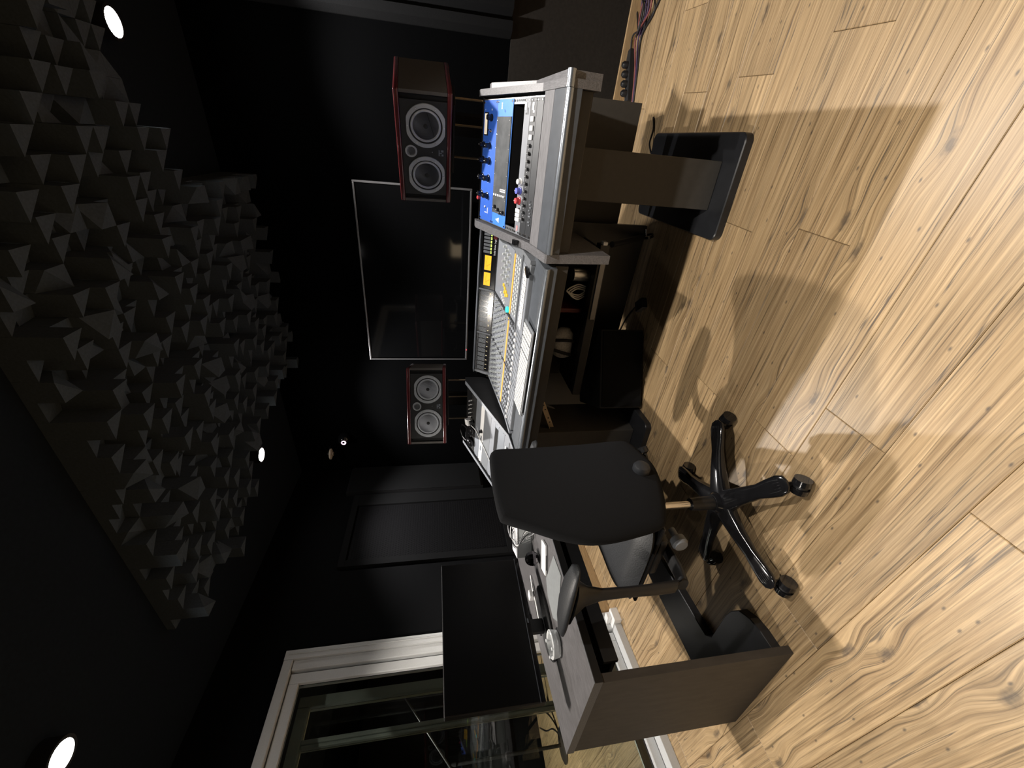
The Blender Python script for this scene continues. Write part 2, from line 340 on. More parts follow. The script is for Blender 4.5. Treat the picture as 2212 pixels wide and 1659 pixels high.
def text_mesh(body, size, depth=0.0004, align='LEFT', shear=0.0):
    cu = bpy.data.curves.new('lettering', 'FONT'); cu.body = body; cu.size = size; cu.extrude = depth; cu.align_x = align; cu.shear = shear; cu.resolution_u = 2
    ob = bpy.data.objects.new('lettering', cu); COL.objects.link(ob)
    dg = bpy.context.evaluated_depsgraph_get(); me = bpy.data.meshes.new_from_object(ob.evaluated_get(dg))
    vs = [tuple(v.co) for v in me.vertices]; fs = [tuple(p.vertices) for p in me.polygons]
    bpy.data.objects.remove(ob, do_unlink=True); bpy.data.curves.remove(cu); bpy.data.meshes.remove(me)
    return vs, fs

# ================================================================== STRUCTURE
# ---- floor: oak planks laid along the front wall
PA = R(-2.9593); pu = Vector((math.cos(PA), math.sin(PA), 0)); pv = Vector((-math.sin(PA), math.cos(PA), 0))
g = G().box(-6.6, 2.3, -2.35, 3.6, -0.06, -0.011)
floor = struct('floor', g, M['under'])
PW, PL = 0.2133, 1.285
joints = {4: -0.236, 2: -0.698, 0: -0.685, 5: 0.314, 7: 0.218, 1: -1.395, 9: 0.173, 6: -0.300, 3: -0.918}
pmesh = {}
def plank_mesh(L):
    k = round(L, 3)
    if k not in pmesh:
        gg = G(); h = 0.0006; b = 0.0018
        x1, y1 = L/2-h, PW/2-h
        gg.add([(-x1,-y1,-.01),(x1,-y1,-.01),(x1,y1,-.01),(-x1,y1,-.01),(-x1,-y1,-b),(x1,-y1,-b),(x1,y1,-b),(-x1,y1,-b),
                (-x1+b,-y1+b,0),(x1-b,-y1+b,0),(x1-b,y1-b,0),(-x1+b,y1-b,0)],
               [(0,3,2,1),(8,9,10,11),(0,1,5,4),(1,2,6,5),(2,3,7,6),(3,0,4,7),(4,5,9,8),(5,6,10,9),(6,7,11,10),(7,4,8,11)])
        pmesh[k] = gg.mesh('plank', M['plank'])
    return pmesh[k]
rot = Matrix.Rotation(PA, 4, 'Z')
for k in range(-12, 15):
    v0 = 0.2307 + k*PW + PW/2
    j = joints.get(k, (k*0.437) % PL)
    ulo, uhi = -6.5, 2.2
    if v0 > 3.36: break
    us = [j + n*PL for n in range(-8, 8)]
    us = [ulo] + [u for u in us if ulo+0.1 < u < uhi-0.1] + [uhi]
    for a, b in zip(us[:-1], us[1:]):
        p = pu*((a+b)/2) + pv*v0
        link('plank', plank_mesh(b-a), floor, Matrix.Translation((p.x, p.y, 0)) @ rot)

# ---- walls.  Left wall frame: x runs along the wall towards the camera, y into the room
WL = frame((-2.905, 1.495, 0), (0.0698, -0.9976, 0), (0.9976, 0.0698, 0), (0, 0, 1))
# front wall frame: x to the right, y out of the room
WF = frame((0.32, 3.165, 0), (0.9987, -0.0516, 0), (0.0516, 0.9987, 0), (0, 0, 1))
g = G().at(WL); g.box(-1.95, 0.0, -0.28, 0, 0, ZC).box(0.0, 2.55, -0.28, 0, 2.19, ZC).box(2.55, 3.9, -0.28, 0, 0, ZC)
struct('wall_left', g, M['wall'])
g = G().at(WF).box(-3.45, 2.1, 0, 0.12, 0, ZC); struct('wall_front', g, mat('near_black_front_wall', (0.0014, 0.0015, 0.0017), 0.95, spec=0.02, scale=200, bump=0.1))
g = G().at(WF).box(-3.45, 2.1, -0.012, -0.0005, 0.0, 0.785); struct('wall_front_lower', g, mat('dark_taupe_lower_wall', (0.024, 0.0215, 0.019), 0.7, spec=0.08, scale=60, bump=0.1))  # front wall brightness step put into two base tones, dark above, lighter below
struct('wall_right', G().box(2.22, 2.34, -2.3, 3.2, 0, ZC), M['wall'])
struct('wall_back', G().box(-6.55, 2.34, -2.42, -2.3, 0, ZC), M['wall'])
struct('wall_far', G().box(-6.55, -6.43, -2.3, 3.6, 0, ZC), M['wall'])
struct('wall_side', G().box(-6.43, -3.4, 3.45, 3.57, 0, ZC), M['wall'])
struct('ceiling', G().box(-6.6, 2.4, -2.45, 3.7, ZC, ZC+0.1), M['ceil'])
g = G().at(WF); g.rbox(-0.6, 1.88, -0.028, -0.0125, 0, 0.07, 0.003); struct('baseboard_front', g, M['skirt'])
g = G().at(WL); g.rbox(-1.5, -0.005, 0.0005, 0.016, 0, 0.075, 0.003); struct('baseboard_left', g, M['skirt'])

# ---- sliding glass door in the left wall, with the second frame behind it
door = struct('door_1', G().at(WL).box(0.0, 0.055, -0.27, 0.058, 0.0, 2.19), M['alu'])
def dpart(name, g, m, parent=door, **k): return obj(name, g, m, parent, **k)
dpart('jamb', G().at(WL).rbox(0.0555, 0.113, -0.06, 0.042, 0, 2.135, 0.004), M['alu'])
dpart('jamb_bead', G().at(WL).rbox(0.020, 0.026, 0.0583, 0.064, 0.02, 2.17, 0.002), M['alu'])
dpart('header', G().at(WL).rbox(0.056, 2.5, -0.06, 0.058, 2.137, 2.19, 0.004), M['alu'])
dpart('far_jamb', G().at(WL).box(2.5, 2.55, -0.27, 0.058, 0, 2.19), M['alu'])
dpart('sill', G().at(WL).rbox(0.115, 2.5, -0.06, 0.10, 0.0, 0.05, 0.003), M['alu'])
dpart('sill_block', G().at(WL).rbox(0.02, 0.112, 0.043, 0.135, 0.0, 0.055, 0.003).rbox(0.03, 0.075, 0.043, 0.11, 0.056, 0.085, 0.003), M['white'])
s_ = dpart('sash', G().at(WL).rbox(0.128, 0.184, -0.022, 0.03, 0.052, 2.132, 0.004).rbox(0.185, 2.46, -0.022, 0.03, 2.075, 2.132, 0.004).rbox(0.185, 2.46, -0.022, 0.03, 0.052, 0.105, 0.004), M['alu'])
obj('pane', G().at(WL).box(0.185, 2.46, 0.0, 0.006, 0.106, 2.074), M['glass'], s_)
d2 = dpart('inner_frame', G().at(WL).rbox(0.145, 0.205, -0.265, -0.20, 0.0, 2.11, 0.004).rbox(0.206, 2.49, -0.265, -0.20, 2.045, 2.11, 0.004).rbox(0.206, 2.49, -0.265, -0.20, 0.0, 0.06, 0.004), M['alu2'])
dpart('inner_stile', G().at(WL).rbox(0.372, 0.394, -0.25, -0.205, 0.061, 2.044, 0.003).rbox(0.395, 0.412, -0.262, -0.215, 0.061, 2.044, 0.003), M['alu2'])
obj('pane', G().at(WL).box(0.206, 0.371, -0.232, -0.228, 0.061, 2.044).box(0.413, 2.49, -0.242, -0.238, 0.061, 2.044), M['glass'], d2)

# ================================================================== LAMPS
for i, (x, y) in enumerate(LAMPS):
    lab = ['lit round ceiling spotlight in front of the right end of the diffusers', 'lit round ceiling spotlight at the far edge of the diffusers above the left speaker',
           'lit round ceiling spotlight nearest the glass door', 'lit ceiling spotlight overhead to the right of the viewer', 'lit ceiling spotlight behind the viewer on the right', 'lit ceiling spotlight behind the viewer on the left'][i]
    t = thing('ceiling_spotlight', lab, 'spotlight', (x, y, ZC-0.06), group='ceiling spotlights')
    obj('housing', G().rev([(0.058, 0.06), (0.062, 0.0), (0.062, -0.004), (0.050, -0.004), (0.046, 0.012), (0.046, 0.06)], 32), M['black'], t, smooth=40)
    obj('lens', G().rev([(0.0455, 0.010), (0.044, 0.004), (0.0001, 0.004)], 32), M['lamp'], t, smooth=40)
    ld = bpy.data.lights.new('spot_beam', 'SPOT'); ld.energy = LAMP_W[i]; ld.color = LAMP_C[i]; ld.spot_size = R(108); ld.spot_blend = 0.45; ld.shadow_soft_size = 0.022
    lo = bpy.data.objects.new('spot_beam', ld); COL.objects.link(lo); lo.parent = t; lo.location = (0, 0, -0.012)
ld = bpy.data.lights.new('spot_beam', 'SPOT'); ld.energy = 420; ld.color = (1.0, 0.95, 0.88); ld.spot_size = R(92); ld.spot_blend = 0.3; ld.shadow_soft_size = 0.03
t = thing('ceiling_spotlight', 'lit ceiling spotlight of the recording room behind the glass door', 'spotlight', (-4.9, 0.9, ZC-0.06), group='ceiling spotlights')
obj('housing', G().rev([(0.058, 0.06), (0.062, 0.0), (0.062, -0.004), (0.050, -0.004), (0.046, 0.012), (0.046, 0.06)], 32), M['black'], t, smooth=40)
obj('lens', G().rev([(0.0455, 0.010), (0.044, 0.004), (0.0001, 0.004)], 32), M['lamp'], t, smooth=40)
lo = bpy.data.objects.new('spot_beam', ld); COL.objects.link(lo); lo.parent = t; lo.location = (0, 0, -0.012)

# ================================================================== CEILING DIFFUSERS (skyline blocks)
TS, NB = 0.485, 6; BS = TS/NB
bm_cache = {}
def block_mesh(h, rotq):
    k = (h, rotq)
    if k not in bm_cache:
        s = BS-0.0008; raised = min(0.06, h-0.006)
        # bottom face split on its diagonal: one half level, the other half sloping up
        c = [(s/2, -s/2), (s/2, s/2), (-s/2, s/2), (-s/2, -s/2)]
        c = c[rotq:]+c[:rotq]
        zb = [-h, -h, -h+raised, -h]
        vs = [(p[0], p[1], 0) for p in c]+[(p[0], p[1], z) for p, z in zip(c, zb)]
        gg = G().add(vs, [(0,1,2,3),(0,4,5,1),(1,5,6,2),(2,6,7,3),(3,7,4,0),(4,7,5),(5,7,6)])
        bm_cache[k] = gg.mesh('block', M['foam'])
    return bm_cache[k]
tiles = [(0.17-c*TS, 1.36+r*TS) for r in (0, 1) for c in range(-1, 6)] + [(-0.80-c*TS, 2.33+r*TS) for r in (0, 1) for c in range(0, 3)]
HS = [0.02, 0.06, 0.10, 0.145, 0.19]
base_me = G().box(-TS/2+0.001, TS/2-0.001, -TS/2+0.001, TS/2-0.001, -0.018, 0).mesh('backing', M['foam'])
for x0, y0 in tiles:
    t = thing('sound_diffuser', 'black skyline diffuser tile of square blocks on the ceiling', 'diffuser', (x0+TS/2, y0+TS/2, ZC-0.001), group='diffuser tiles on the ceiling')
    link('backing', base_me, t)
    last = {}
    for i in range(NB):
        for j in range(NB):
            near = (last.get((i-1, j)), last.get((i, j-1)))
            h = random.choice([x for x in HS if x not in near]); last[(i, j)] = h
            dl = min(math.hypot(x0+(i+.5)*BS-lx, y0+(j+.5)*BS-ly) for lx, ly in LAMPS)
            if dl < 0.13: continue
            if dl < 0.36: h = last[(i, j)] = min(h, 0.06)
            q = random.choices((0, 1, 2, 3), (12, 1, 1, 1))[0]
            link('block', block_mesh(h, q), t, Matrix.Translation((-TS/2+(i+.5)*BS, -TS/2+(j+.5)*BS, -0.0182)))

# ================================================================== WALL TREATMENT
# ribbed foam panel on the right of the front wall
t = thing('acoustic_foam_panel', 'black ribbed acoustic foam panel high on the front wall', 'foam panel', T=WF @ Matrix.Translation((0.22, 0, 0.79)))
obj('backing', G().rbox(0, 1.2, -0.03, -0.001, 0, 1.75, 0.003), M['cloth'], t)
rib = G().add([(0, -0.0305, 0), (0.098, -0.0305, 0), (0.075, -0.085, 0), (0.03, -0.085, 0), (0, -0.0305, 1.75), (0.098, -0.0305, 1.75), (0.075, -0.085, 1.75), (0.03, -0.085, 1.75)],
              [(0,3,2,1),(4,5,6,7),(0,1,5,4),(1,2,6,5),(2,3,7,6),(3,0,4,7)]).mesh('rib', M['cloth'])
for i in range(12): link('rib', rib, t, Matrix.Translation((i*0.1+0.001, 0, 0)))
# panels on the left wall
t = thing('sound_absorber', 'flat charcoal cloth sound absorber in the far left corner', 'absorber', T=WL @ Matrix.Translation((-1.80, 0, 0.80)))
obj('cloth_face', G().rbox(0, 0.36, 0.046, 0.056, 0.02, 1.28, 0.004), M['cloth'], t)
obj('frame', G().box(0, 0.36, 0.001, 0.045, 0, 1.3), M['black'], t)
t = thing('perforated_grille', 'black perforated metal grille in a dark frame on the left wall', 'grille', T=WL @ Matrix.Translation((-1.42, 0, 0.62)))
obj('frame', G().box(0, 0.80, 0.001, 0.03, 0, 0.05).box(0, 0.80, 0.001, 0.03, 1.35, 1.4).box(0, 0.14, 0.001, 0.03, 0.051, 1.349).box(0.74, 0.80, 0.001, 0.03, 0.051, 1.349), M['cloth'], t)
gg = G().box(0.141, 0.739, 0.002, 0.012, 0.051, 1.349); obj('mesh_sheet', gg, M['grille'], t)
gg = G()
for i in range(28):
    for j in range(60): gg.at(Matrix.Translation((0.155+i*0.0205+(j % 2)*0.01, 0.0125, 0.075+j*0.021)) @ Matrix.Rotation(R(-90), 4, 'X')).rev([(0.0055, 0.0), (0.0055, 0.0012), (0.003, 0.0012)], 6)
obj('perforation', gg, M['cloth'], t, kind='stuff')
t = thing('sound_absorber', 'low dark mottled foam absorber on the left wall behind the monitor', 'absorber', T=WL @ Matrix.Translation((-0.98, 0, 0.30)))
obj('foam_face', G().rbox(0, 0.90, 0.001, 0.035, 0, 0.30, 0.01), mat('mottled_foam', (0.022, 0.02, 0.021), 0.8, scale=45, var=0.7, bump=0.6), t)
# smoke detector and camera at the left end of the front wall
t = thing('smoke_detector', 'small cream disc detector on an arm near the far left ceiling', 'detector', (-2.70, 3.20, 2.25))
obj('disc', G().rev([(0.0001, -0.012), (0.030, -0.012), (0.052, -0.004), (0.052, 0.008), (0.0001, 0.010)], 28), mat('cream_plastic', (0.62, 0.55, 0.45), 0.5), t, smooth=35)
obj('sensor_cap', G().rev([(0.0001, -0.024), (0.020, -0.022), (0.024, -0.0125)], 20), mat('tan_plastic', (0.30, 0.25, 0.19), 0.5), t, smooth=35)
obj('arm', G().cyl((0, 0, 0.0105), (0, 0, 0.03), 0.008).cyl((0, 0, 0.03), (0, 0.115, 0.03), 0.007), M['black'], t)
t = thing('security_camera', 'small dome camera with a glowing pinkish ring on the front wall', 'camera', (-2.575, 3.245, 2.13))
obj('dome', G().at(Matrix.Rotation(R(90), 4, 'X')).rev([(0.052, -0.055), (0.054, -0.02), (0.045, 0.015), (0.025, 0.034), (0.0001, 0.040)], 28), M['blackg'], t, smooth=40)
obj('ring_light', G().at(Matrix.Translation((0.0, -0.036, -0.008)) @ Matrix.Rotation(R(90), 4, 'X')).rev([(0.014, 0.0), (0.014, 0.006), (0.022, 0.006), (0.022, 0.0)], 24), M['ring'], t)

# ================================================================== TELEVISION
t = thing('television', 'large black flat television with a thin grey frame on the front wall', 'television', (-0.945, 3.06, 0.995))
W2, H2 = 0.655, 0.78
obj('screen', G().box(-W2+0.012, W2-0.012, -0.006, 0.001, 0.014, H2-0.012), M['screen'], t)
obj('bezel', G().rbox(-W2, -W2+0.0115, -0.012, 0.02, 0, H2, 0.002).rbox(W2-0.0115, W2, -0.012, 0.02, 0, H2, 0.002).rbox(-W2+0.012, W2-0.012, -0.012, 0.02, H2-0.0115, H2, 0.002).rbox(-W2+0.012, W2-0.012, -0.014, 0.02, 0, 0.0135, 0.003), M['bezel'], t)
obj('back', G().rbox(-W2+0.013, W2-0.013, 0.002, 0.045, 0.015, H2-0.013, 0.004), M['black'], t)
obj('wall_bracket', G().box(-0.25, 0.25, 0.046, 0.16, 0.25, 0.55), M['black'], t)
obj('standby_led', G().cbox(-0.560, -0.016, 0.007, 0.007, 0.003, 0.005), M['ledr'], t)

# ================================================================== SPEAKERS
def make_speaker(label, T):
    t = thing('loudspeaker', label, 'loudspeaker', T=T, group='horizontal studio loudspeakers')
    # local: x right, y back, z up, origin at the middle of the front baffle
    w, h, d = 0.25, 0.125, 0.34
    obj('cabinet', G().box(-w, w, 0.012, d, -h+0.0225, h-0.0225), M['cab'], t)
    obj('baffle', G().rbox(-w+0.036, w-0.036, 0.0, 0.0115, -h+0.0225, h-0.0225, 0.002), M['baffle'], t)
    for q in (-1, 1):
        obj('port_slot', G().box(q*(w-0.0355), q*(w-0.014), 0.010, 0.0118, -h+0.023, h-0.023), M['dot'], t)
        obj('end_lip', G().box(q*(w-0.0135), q*w, -0.001, 0.0117, -h+0.023, h-0.023), M['cab'], t)
    for s in (-1, 1):
        z0, z1 = (h-0.022, h) if s > 0 else (-h, -h+0.022)
        obj('cheek', G().rbox(-w-0.002, w+0.002, -0.005, d+0.004, z0, z1, 0.006, 3), M['cheek'], t, smooth=40, label='glossy red veneered side cheek')
    for x in (0.112, -0.112):
        o = bpy.data.objects.new('woofer', None); COL.objects.link(o); o.parent = t; o.empty_display_size = 0.02
        o.matrix_basis = Matrix.Translation((x, -0.0002, -0.008)) @ Matrix.Rotation(R(90), 4, 'X')
        # ring with two flats
        n = 48; vs = []
        for r_, z_ in ((0.092, 0.0), (0.0915, 0.005), (0.075, 0.006), (0.073, 0.0)):
            for i in range(n):
                a = 2*math.pi*i/n; px, py = r_*math.cos(a), r_*math.sin(a)
                if r_ > 0.08: py = max(-0.086, min(0.086, py)); 
                vs.append((px, py, z_))
        fs = [(k*n+i, k*n+(i+1) % n, (k+1)*n+(i+1) % n, (k+1)*n+i) for k in range(3) for i in range(n)]
        obj('ring', G().add(vs, fs), M['drv'], o, smooth=30)
        obj('gasket', G().rev([(0.0745, 0.0005), (0.074, 0.004), (0.070, 0.0035), (0.069, 0.0002)], 40), M['rubber'], o, smooth=40)
        obj('surround', G().rev([(0.0688, 0.0005), (0.066, 0.0055), (0.0615, 0.006), (0.058, 0.001), (0.056, -0.004)], 40), M['sur'], o, smooth=60)
        obj('cone', G().rev([(0.0558, -0.004), (0.040, -0.006), (0.0205, -0.0095)], 40), M['cone'], o, smooth=60)
        obj('dust_cap', G().rev([(0.0203, -0.0095), (0.018, -0.003), (0.010, 0.0008), (0.0001, 0.002)], 28), M['dust'], o, smooth=60)
        gs = G()
        for i in range(6):
            a = R(90+60*i); gs.rev([(0.0032, 0.0055), (0.003, 0.0085), (0.0001, 0.009)], 8, (0.083*math.cos(a), 0.083*math.sin(a) if abs(math.sin(a)) < .99 else 0.081*math.sin(a), 0))
        obj('screw', gs, M['steel'], o)
    o = bpy.data.objects.new('tweeter', None); COL.objects.link(o); o.parent = t
    o.matrix_basis = Matrix.Translation((0.0, -0.0002, 0.062)) @ Matrix.Rotation(R(90), 4, 'X')
    obj('ring', G().rev([(0.0275, 0.0), (0.0272, 0.004), (0.0205, 0.004), (0.0195, 0.0005)], 32), M['drv'], o, smooth=30)
    obj('dome', G().rev([(0.0193, 0.0005), (0.016, -0.001), (0.010, -0.004), (0.0001, -0.006)], 28), M['cone'], o, smooth=60)
    gs = G()
    for i in range(4): gs.rev([(0.0022, 0.0036), (0.002, 0.006), (0.0001, 0.0062)], 8, (0.024*math.cos(R(45+90*i)), 0.024*math.sin(R(45+90*i)), 0))
    obj('screw', gs, M['steel'], o)
    # small metal badge with its marks, and the indicator lamp
    obj('badge', G().rbox(-0.017, 0.016, -0.0012, -0.0001, -0.090, -0.062, 0.0004), M['dgrey'], t)
    gs = G(); gs.box(-0.014, 0.012, -0.0018, -0.0013, -0.069, -0.065).box(-0.003, 0.001, -0.0018, -0.0013, -0.080, -0.0692).box(-0.014, -0.006, -0.0018, -0.0013, -0.087, -0.079).box(0.004, 0.013, -0.0018, -0.0013, -0.087, -0.076)
    obj('badge_mark', gs, M['silver'], t)
    obj('indicator', G().at(Matrix.Translation((0, -0.0001, -0.035)) @ Matrix.Rotation(R(90), 4, 'X')).rev([(0.0025, 0.0), (0.002, 0.0015), (0.0001, 0.002)], 10), M['silver'], t)
    return t
def sp_T(x, y, z, a, p):
    n = Vector((math.sin(a), -math.cos(a), 0)); up = Vector((0, 0, 1))*math.cos(p) - n*math.sin(p)
    ex = Vector((math.cos(a), math.sin(a), 0)); ey = up.cross(ex)
    return frame((x, y, z), ex, ey, up)
make_speaker('black twin-woofer loudspeaker with red cheeks on the right, its side in view', sp_T(-0.069, 2.24, 1.293, -0.426, -0.03))
make_speaker('black twin-woofer loudspeaker with red cheeks left of the television', sp_T(-1.517, 2.235, 1.313, 0.414, 0.03))
def stand(label, x, y, z, a):
    t = thing('speaker_stand', label, 'speaker stand', T=Matrix.Translation((x, y, 0.8165)) @ Matrix.Rotation(a, 4, 'Z'), group='speaker stands')
    z -= 0.8165
    obj('top_plate', G().rbox(-0.16, 0.16, -0.11, 0.11, z-0.012, z, 0.003), M['black'], t)
    obj('post', G().rbox(-0.05, 0.05, 0.05, 0.10, 0.0125, z-0.0125, 0.006), M['black'], t)
    for sx in (-0.14, 0.02, 0.14): obj('rod', G().cyl((sx, 0.02, 0.0125), (sx, 0.02, z-0.0125), 0.005, n=12), M['beige'], t, smooth=40)
    obj('foot_plate', G().rbox(-0.165, 0.165, -0.11, 0.12, 0, 0.012, 0.003), M['black'], t)
for (lab, x, y, z, a) in (('black stand with thin rods behind the right rack', -0.069, 2.24, 1.160, -0.426), ('black stand with thin rods behind the left rack', -1.517, 2.235, 1.180, 0.414)):
    px, py = x-math.sin(a)*0.24, y+math.cos(a)*0.24
    stand(lab, px, py, z, a)

# ================================================================== STUDIO DESK (console furniture)
SL = R(19.3); cS, sS = math.cos(SL), math.sin(SL)
desk = thing('studio_desk', 'large grey laminate mixing desk with sloped racks at both ends on black legs', 'desk', (-0.6, 1.9, 0))
def dk(name, g, m, parent=None, smooth=None, **k): return obj(name, g, m, parent or desk, smooth, wc=True, **k)
prof_in = [(1.500, 0.838), (1.505, 0.845), (1.70, 0.874), (2.155, 1.048), (2.21, 1.048), (2.21, 0.735), (1.52, 0.725)]
prof_out = [(1.512, 0.834), (1.517, 0.840), (1.86, 0.866), (2.10, 1.008), (2.16, 1.008), (2.16, 0.735), (1.53, 0.722)]
prof_div = [(1.500, 0.838), (1.505, 0.845), (1.70, 0.874), (2.155, 1.048), (2.21, 1.048), (2.21, 0.58), (1.53, 0.575)]
dk('side_panel', G().prism(prof_in, 0.166, 0.190, 'x'), M['gwood'])
dk('outer_panel', G().prism(prof_out, 0.1905, 0.212, 'x'), M['gwood'])
dk('divider_panel', G().prism(prof_div, -0.378, -0.345, 'x'), M['gwood'])
# nosing trims, bright metal
def nosing(p0, p1, z, r): return G().tube([p0+(z,), p1+(z,)], r, 14, 0)
dk('nosing', nosing((0.165, 1.508), (-0.344, 1.498), 0.829, 0.012), M['nose'], smooth=50)
dk('nosing', G().cyl((0.166, 1.508, 0.831), (0.213, 1.510, 0.831), 0.0135), M['nose'], smooth=50)
dk('front_rest', G().prism([(1.506, 0.832), (1.515, 0.8415), (1.60, 0.855), (1.60, 0.79), (1.506, 0.79)], -0.3445, 0.1655, 'x'), M['slate'])
dk('rack_sill', G().prism([(1.601, 0.8555), (1.672, 0.8665), (1.684, 0.8680), (1.684, 0.79), (1.601, 0.79)], -0.3445, 0.1655, 'x'), M['gwoodx'])
dk('apron', G().rbox(-0.3445, 0.1655, 1.535, 1.555, 0.745, 0.7895, 0.002), M['taupe'])
dk('rack_floor', G().box(-0.3445, 0.1655, 1.556, 2.209, 0.736, 0.75), M['taupe'])
dk('rack_back', G().box(-0.3445, 0.1655, 2.185, 2.208, 0.7505, 1.03), M['black'])
dk('modesty_panel', G().rbox(-0.424, 0.231, 2.345, 2.365, 0.211, 0.80, 0.002), M['taupe'])
dk('modesty_bracket', G().box(-0.1, -0.06, 2.211, 2.344, 0.74, 0.79).box(0.1, 0.14, 2.211, 2.344, 0.74, 0.79), M['black'])
RKO = Vector((-0.332, 1.69, 0.868)); RK = frame(RKO, (1, 0, 0), (0, cS, sS), (0, -sS, cS)); U_ = 0.04445
def rail(T, x0, x1):
    gg = G().at(T).box(x0, x1, 0, 11*U_, -0.010, -0.0035)
    dk('rack_rail', gg, M['steel'])
    gh = G().at(T)
    for i in range(33): gh.box((x0+x1)/2-0.004, (x0+x1)/2+0.004, (i+.5)*11*U_/33-0.004, (i+.5)*11*U_/33+0.004, -0.0034, -0.0028)
    dk('rail_hole', gh, M['dot'])
rail(RK, -0.004, 0.018); rail(RK, 0.465, 0.487)
# legs with base plates
def rounded(x0, x1, y0, y1, r, n=6):
    P = []
    for cx_, cy_, a0 in ((x1-r, y1-r, 0), (x0+r, y1-r, 90), (x0+r, y0+r, 180), (x1-r, y0+r, 270)):
        P += [(cx_+r*math.cos(R(a0+90*i/n)), cy_+r*math.sin(R(a0+90*i/n))) for i in range(n+1)]
    return P
def slab(poly, z0, z1, b):
    c = Vector((sum(p[0] for p in poly)/len(poly), sum(p[1] for p in poly)/len(poly)))
    def ins(k): 
        out = []; n = len(poly)
        for i in range(n):
            p = Vector(poly[i]); a = Vector(poly[i-1]); q = Vector(poly[(i+1) % n]); d = (q-a).normalized(); out.append(p+Vector((-d.y, d.x))*k)
        return out
    n = len(poly); r0 = [(*p, z0) for p in poly]; r1 = [(*p, z1-b) for p in poly]; r2_ = [(*p, z1) for p in ins(b)]
    fs = [tuple(range(n))[::-1], tuple(range(2*n, 3*n))] + [(k*n+i, k*n+(i+1) % n, (k+1)*n+(i+1) % n, (k+1)*n+i) for k in (0, 1) for i in range(n)]
    return G().add(r0+r1+r2_, fs)
dk('base_plate', slab(rounded(-0.296, 0.120, 1.695, 2.49, 0.035), 0, 0.036, 0.004), M['plate'], smooth=35)
dk('leg', G().rbox(-0.182, 0.012, 1.80, 2.10, 0.0365, 0.7355, 0.003), M['taupe'])
dk('base_plate', slab(rounded(-1.775, -1.355, 1.745, 2.53, 0.035), 0, 0.036, 0.004), M['plate'], smooth=35)
dk('leg', G().rbox(-1.665, -1.47, 1.86, 2.16, 0.0365, 0.7355, 0.003), M['taupe'])
# ---- centre bay (turned a little)
CA = R(4.4); CE1 = Vector((-math.cos(CA), math.sin(CA), 0)); CE2 = Vector((math.sin(CA), math.cos(CA), 0))
CO = Vector((-0.385, 1.498, 0))
# local x along CE1 (to the left), y = -depth so that the frame is right handed, z up
CT = frame(CO, CE1, -CE2, (0, 0, 1))
CL = 1.02
def cx(g): g.T = CT; return g
dk('nosing', cx(G()).tube([(0.012, 0.0, 0.829), (CL, 0.0, 0.829)], 0.012, 14, 0), M['nose'], smooth=50)
dk('ledge', cx(G()).prism([(-0.0, 0.832), (-0.01, 0.8415), (-0.150, 0.846), (-0.150, 0.79), (0.0, 0.79)], 0.012, CL, 'x'), M['slate'])
dk('apron', cx(G()).rbox(0.012, CL, -0.055, -0.035, 0.735, 0.7895, 0.002), M['taupe'])
dk('bay_floor', cx(G()).box(0.012, CL, -0.70, -0.151, 0.765, 0.80), M['black'])
dk('bay_back', cx(G()).rbox(0.012, CL, -0.80, -0.776, 0.06, 0.985, 0.002), M['black'])  # carried down below the bay to block lamplight from behind
# ---- left rack bay, in the same turned frame
LK0 = Vector((-1.415, 1.745, 0.850))
LSL = R(20.8); LT = frame(LK0 + CE1*0.483, -CE1, CE2*math.cos(LSL)+Vector((0, 0, math.sin(LSL))), -CE2*math.sin(LSL)+Vector((0, 0, math.cos(LSL))))
def lp(a, d): return LK0 + CE1*a + CE2*d
prof_l = [(-0.155, 0.838), (-0.15, 0.8445), (0.0, 0.858), (0.525, 1.062), (0.57, 1.062), (0.57, 0.735), (-0.14, 0.725)]
def lprism(a0, a1):
    gg = G(); vs = []
    n = len(prof_l)
    for a in (a0, a1):
        for d, z in prof_l: p = lp(a, d); vs.append((p.x, p.y, z))
    return gg.add(vs, [tuple(range(n)), tuple(range(2*n-1, n-1, -1))]+[(i, n+i, n+(i+1) % n, (i+1) % n) for i in range(n)])
for a0, a1 in ((-0.030, -0.006), (0.489, 0.513)):
    p_ = dk('side_panel', lprism(a0, a1), M['black'])
    gg = G(); q0, q1 = lp(0, 0.004), None; vs_ = []
    for a in (a0, a1):
        for d, z in ((-0.15, 0.8448), (0.0, 0.8583), (0.525, 1.0623), (0.525, 1.0653), (0.0, 0.8613), (-0.15, 0.8478)): p = lp(a, d); vs_.append((p.x, p.y, z))
    gg.add(vs_, [(0,1,2,3,4,5), (11,10,9,8,7,6)]+[(i, 6+i, 6+(i+1) % 6, (i+1) % 6) for i in range(6)])
    obj('edge_band', gg, M['ltgrey'], p_, wc=True)
def lbox(a0, a1, d0, d1, z0, z1):
    T = frame((LK0.x, LK0.y, 0), CE1, CE2*-1, (0, 0, 1)); return G().at(T).box(a0, a1, -d1, -d0, z0, z1)
dk('rack_floor', lbox(-0.0055, 0.4885, 0.0, 0.565, 0.736, 0.75), M['taupe'])
dk('rack_back', lbox(-0.0055, 0.4885, 0.535, 0.565, 0.7505, 1.045), M['black'])
dk('modesty_panel', lbox(-0.03, 0.513, 0.66, 0.68, 0.06, 0.799), M['black'])  # left panel added to block lamplight on the floor behind
dk('rack_sill', lbox(-0.0055, 0.4885, -0.15, -0.004, 0.79, 0.848), M['gwoodx'])
rail(LT, -0.004, 0.018); rail(LT, 0.465, 0.487)
dk('speaker_shelf', G().box(-0.19, 0.24, 2.212, 2.62, 0.8005, 0.8155), M['black'])
dk('speaker_shelf', lbox(-0.02, 0.50, 0.572, 0.95, 0.8005, 0.8155), M['black'])
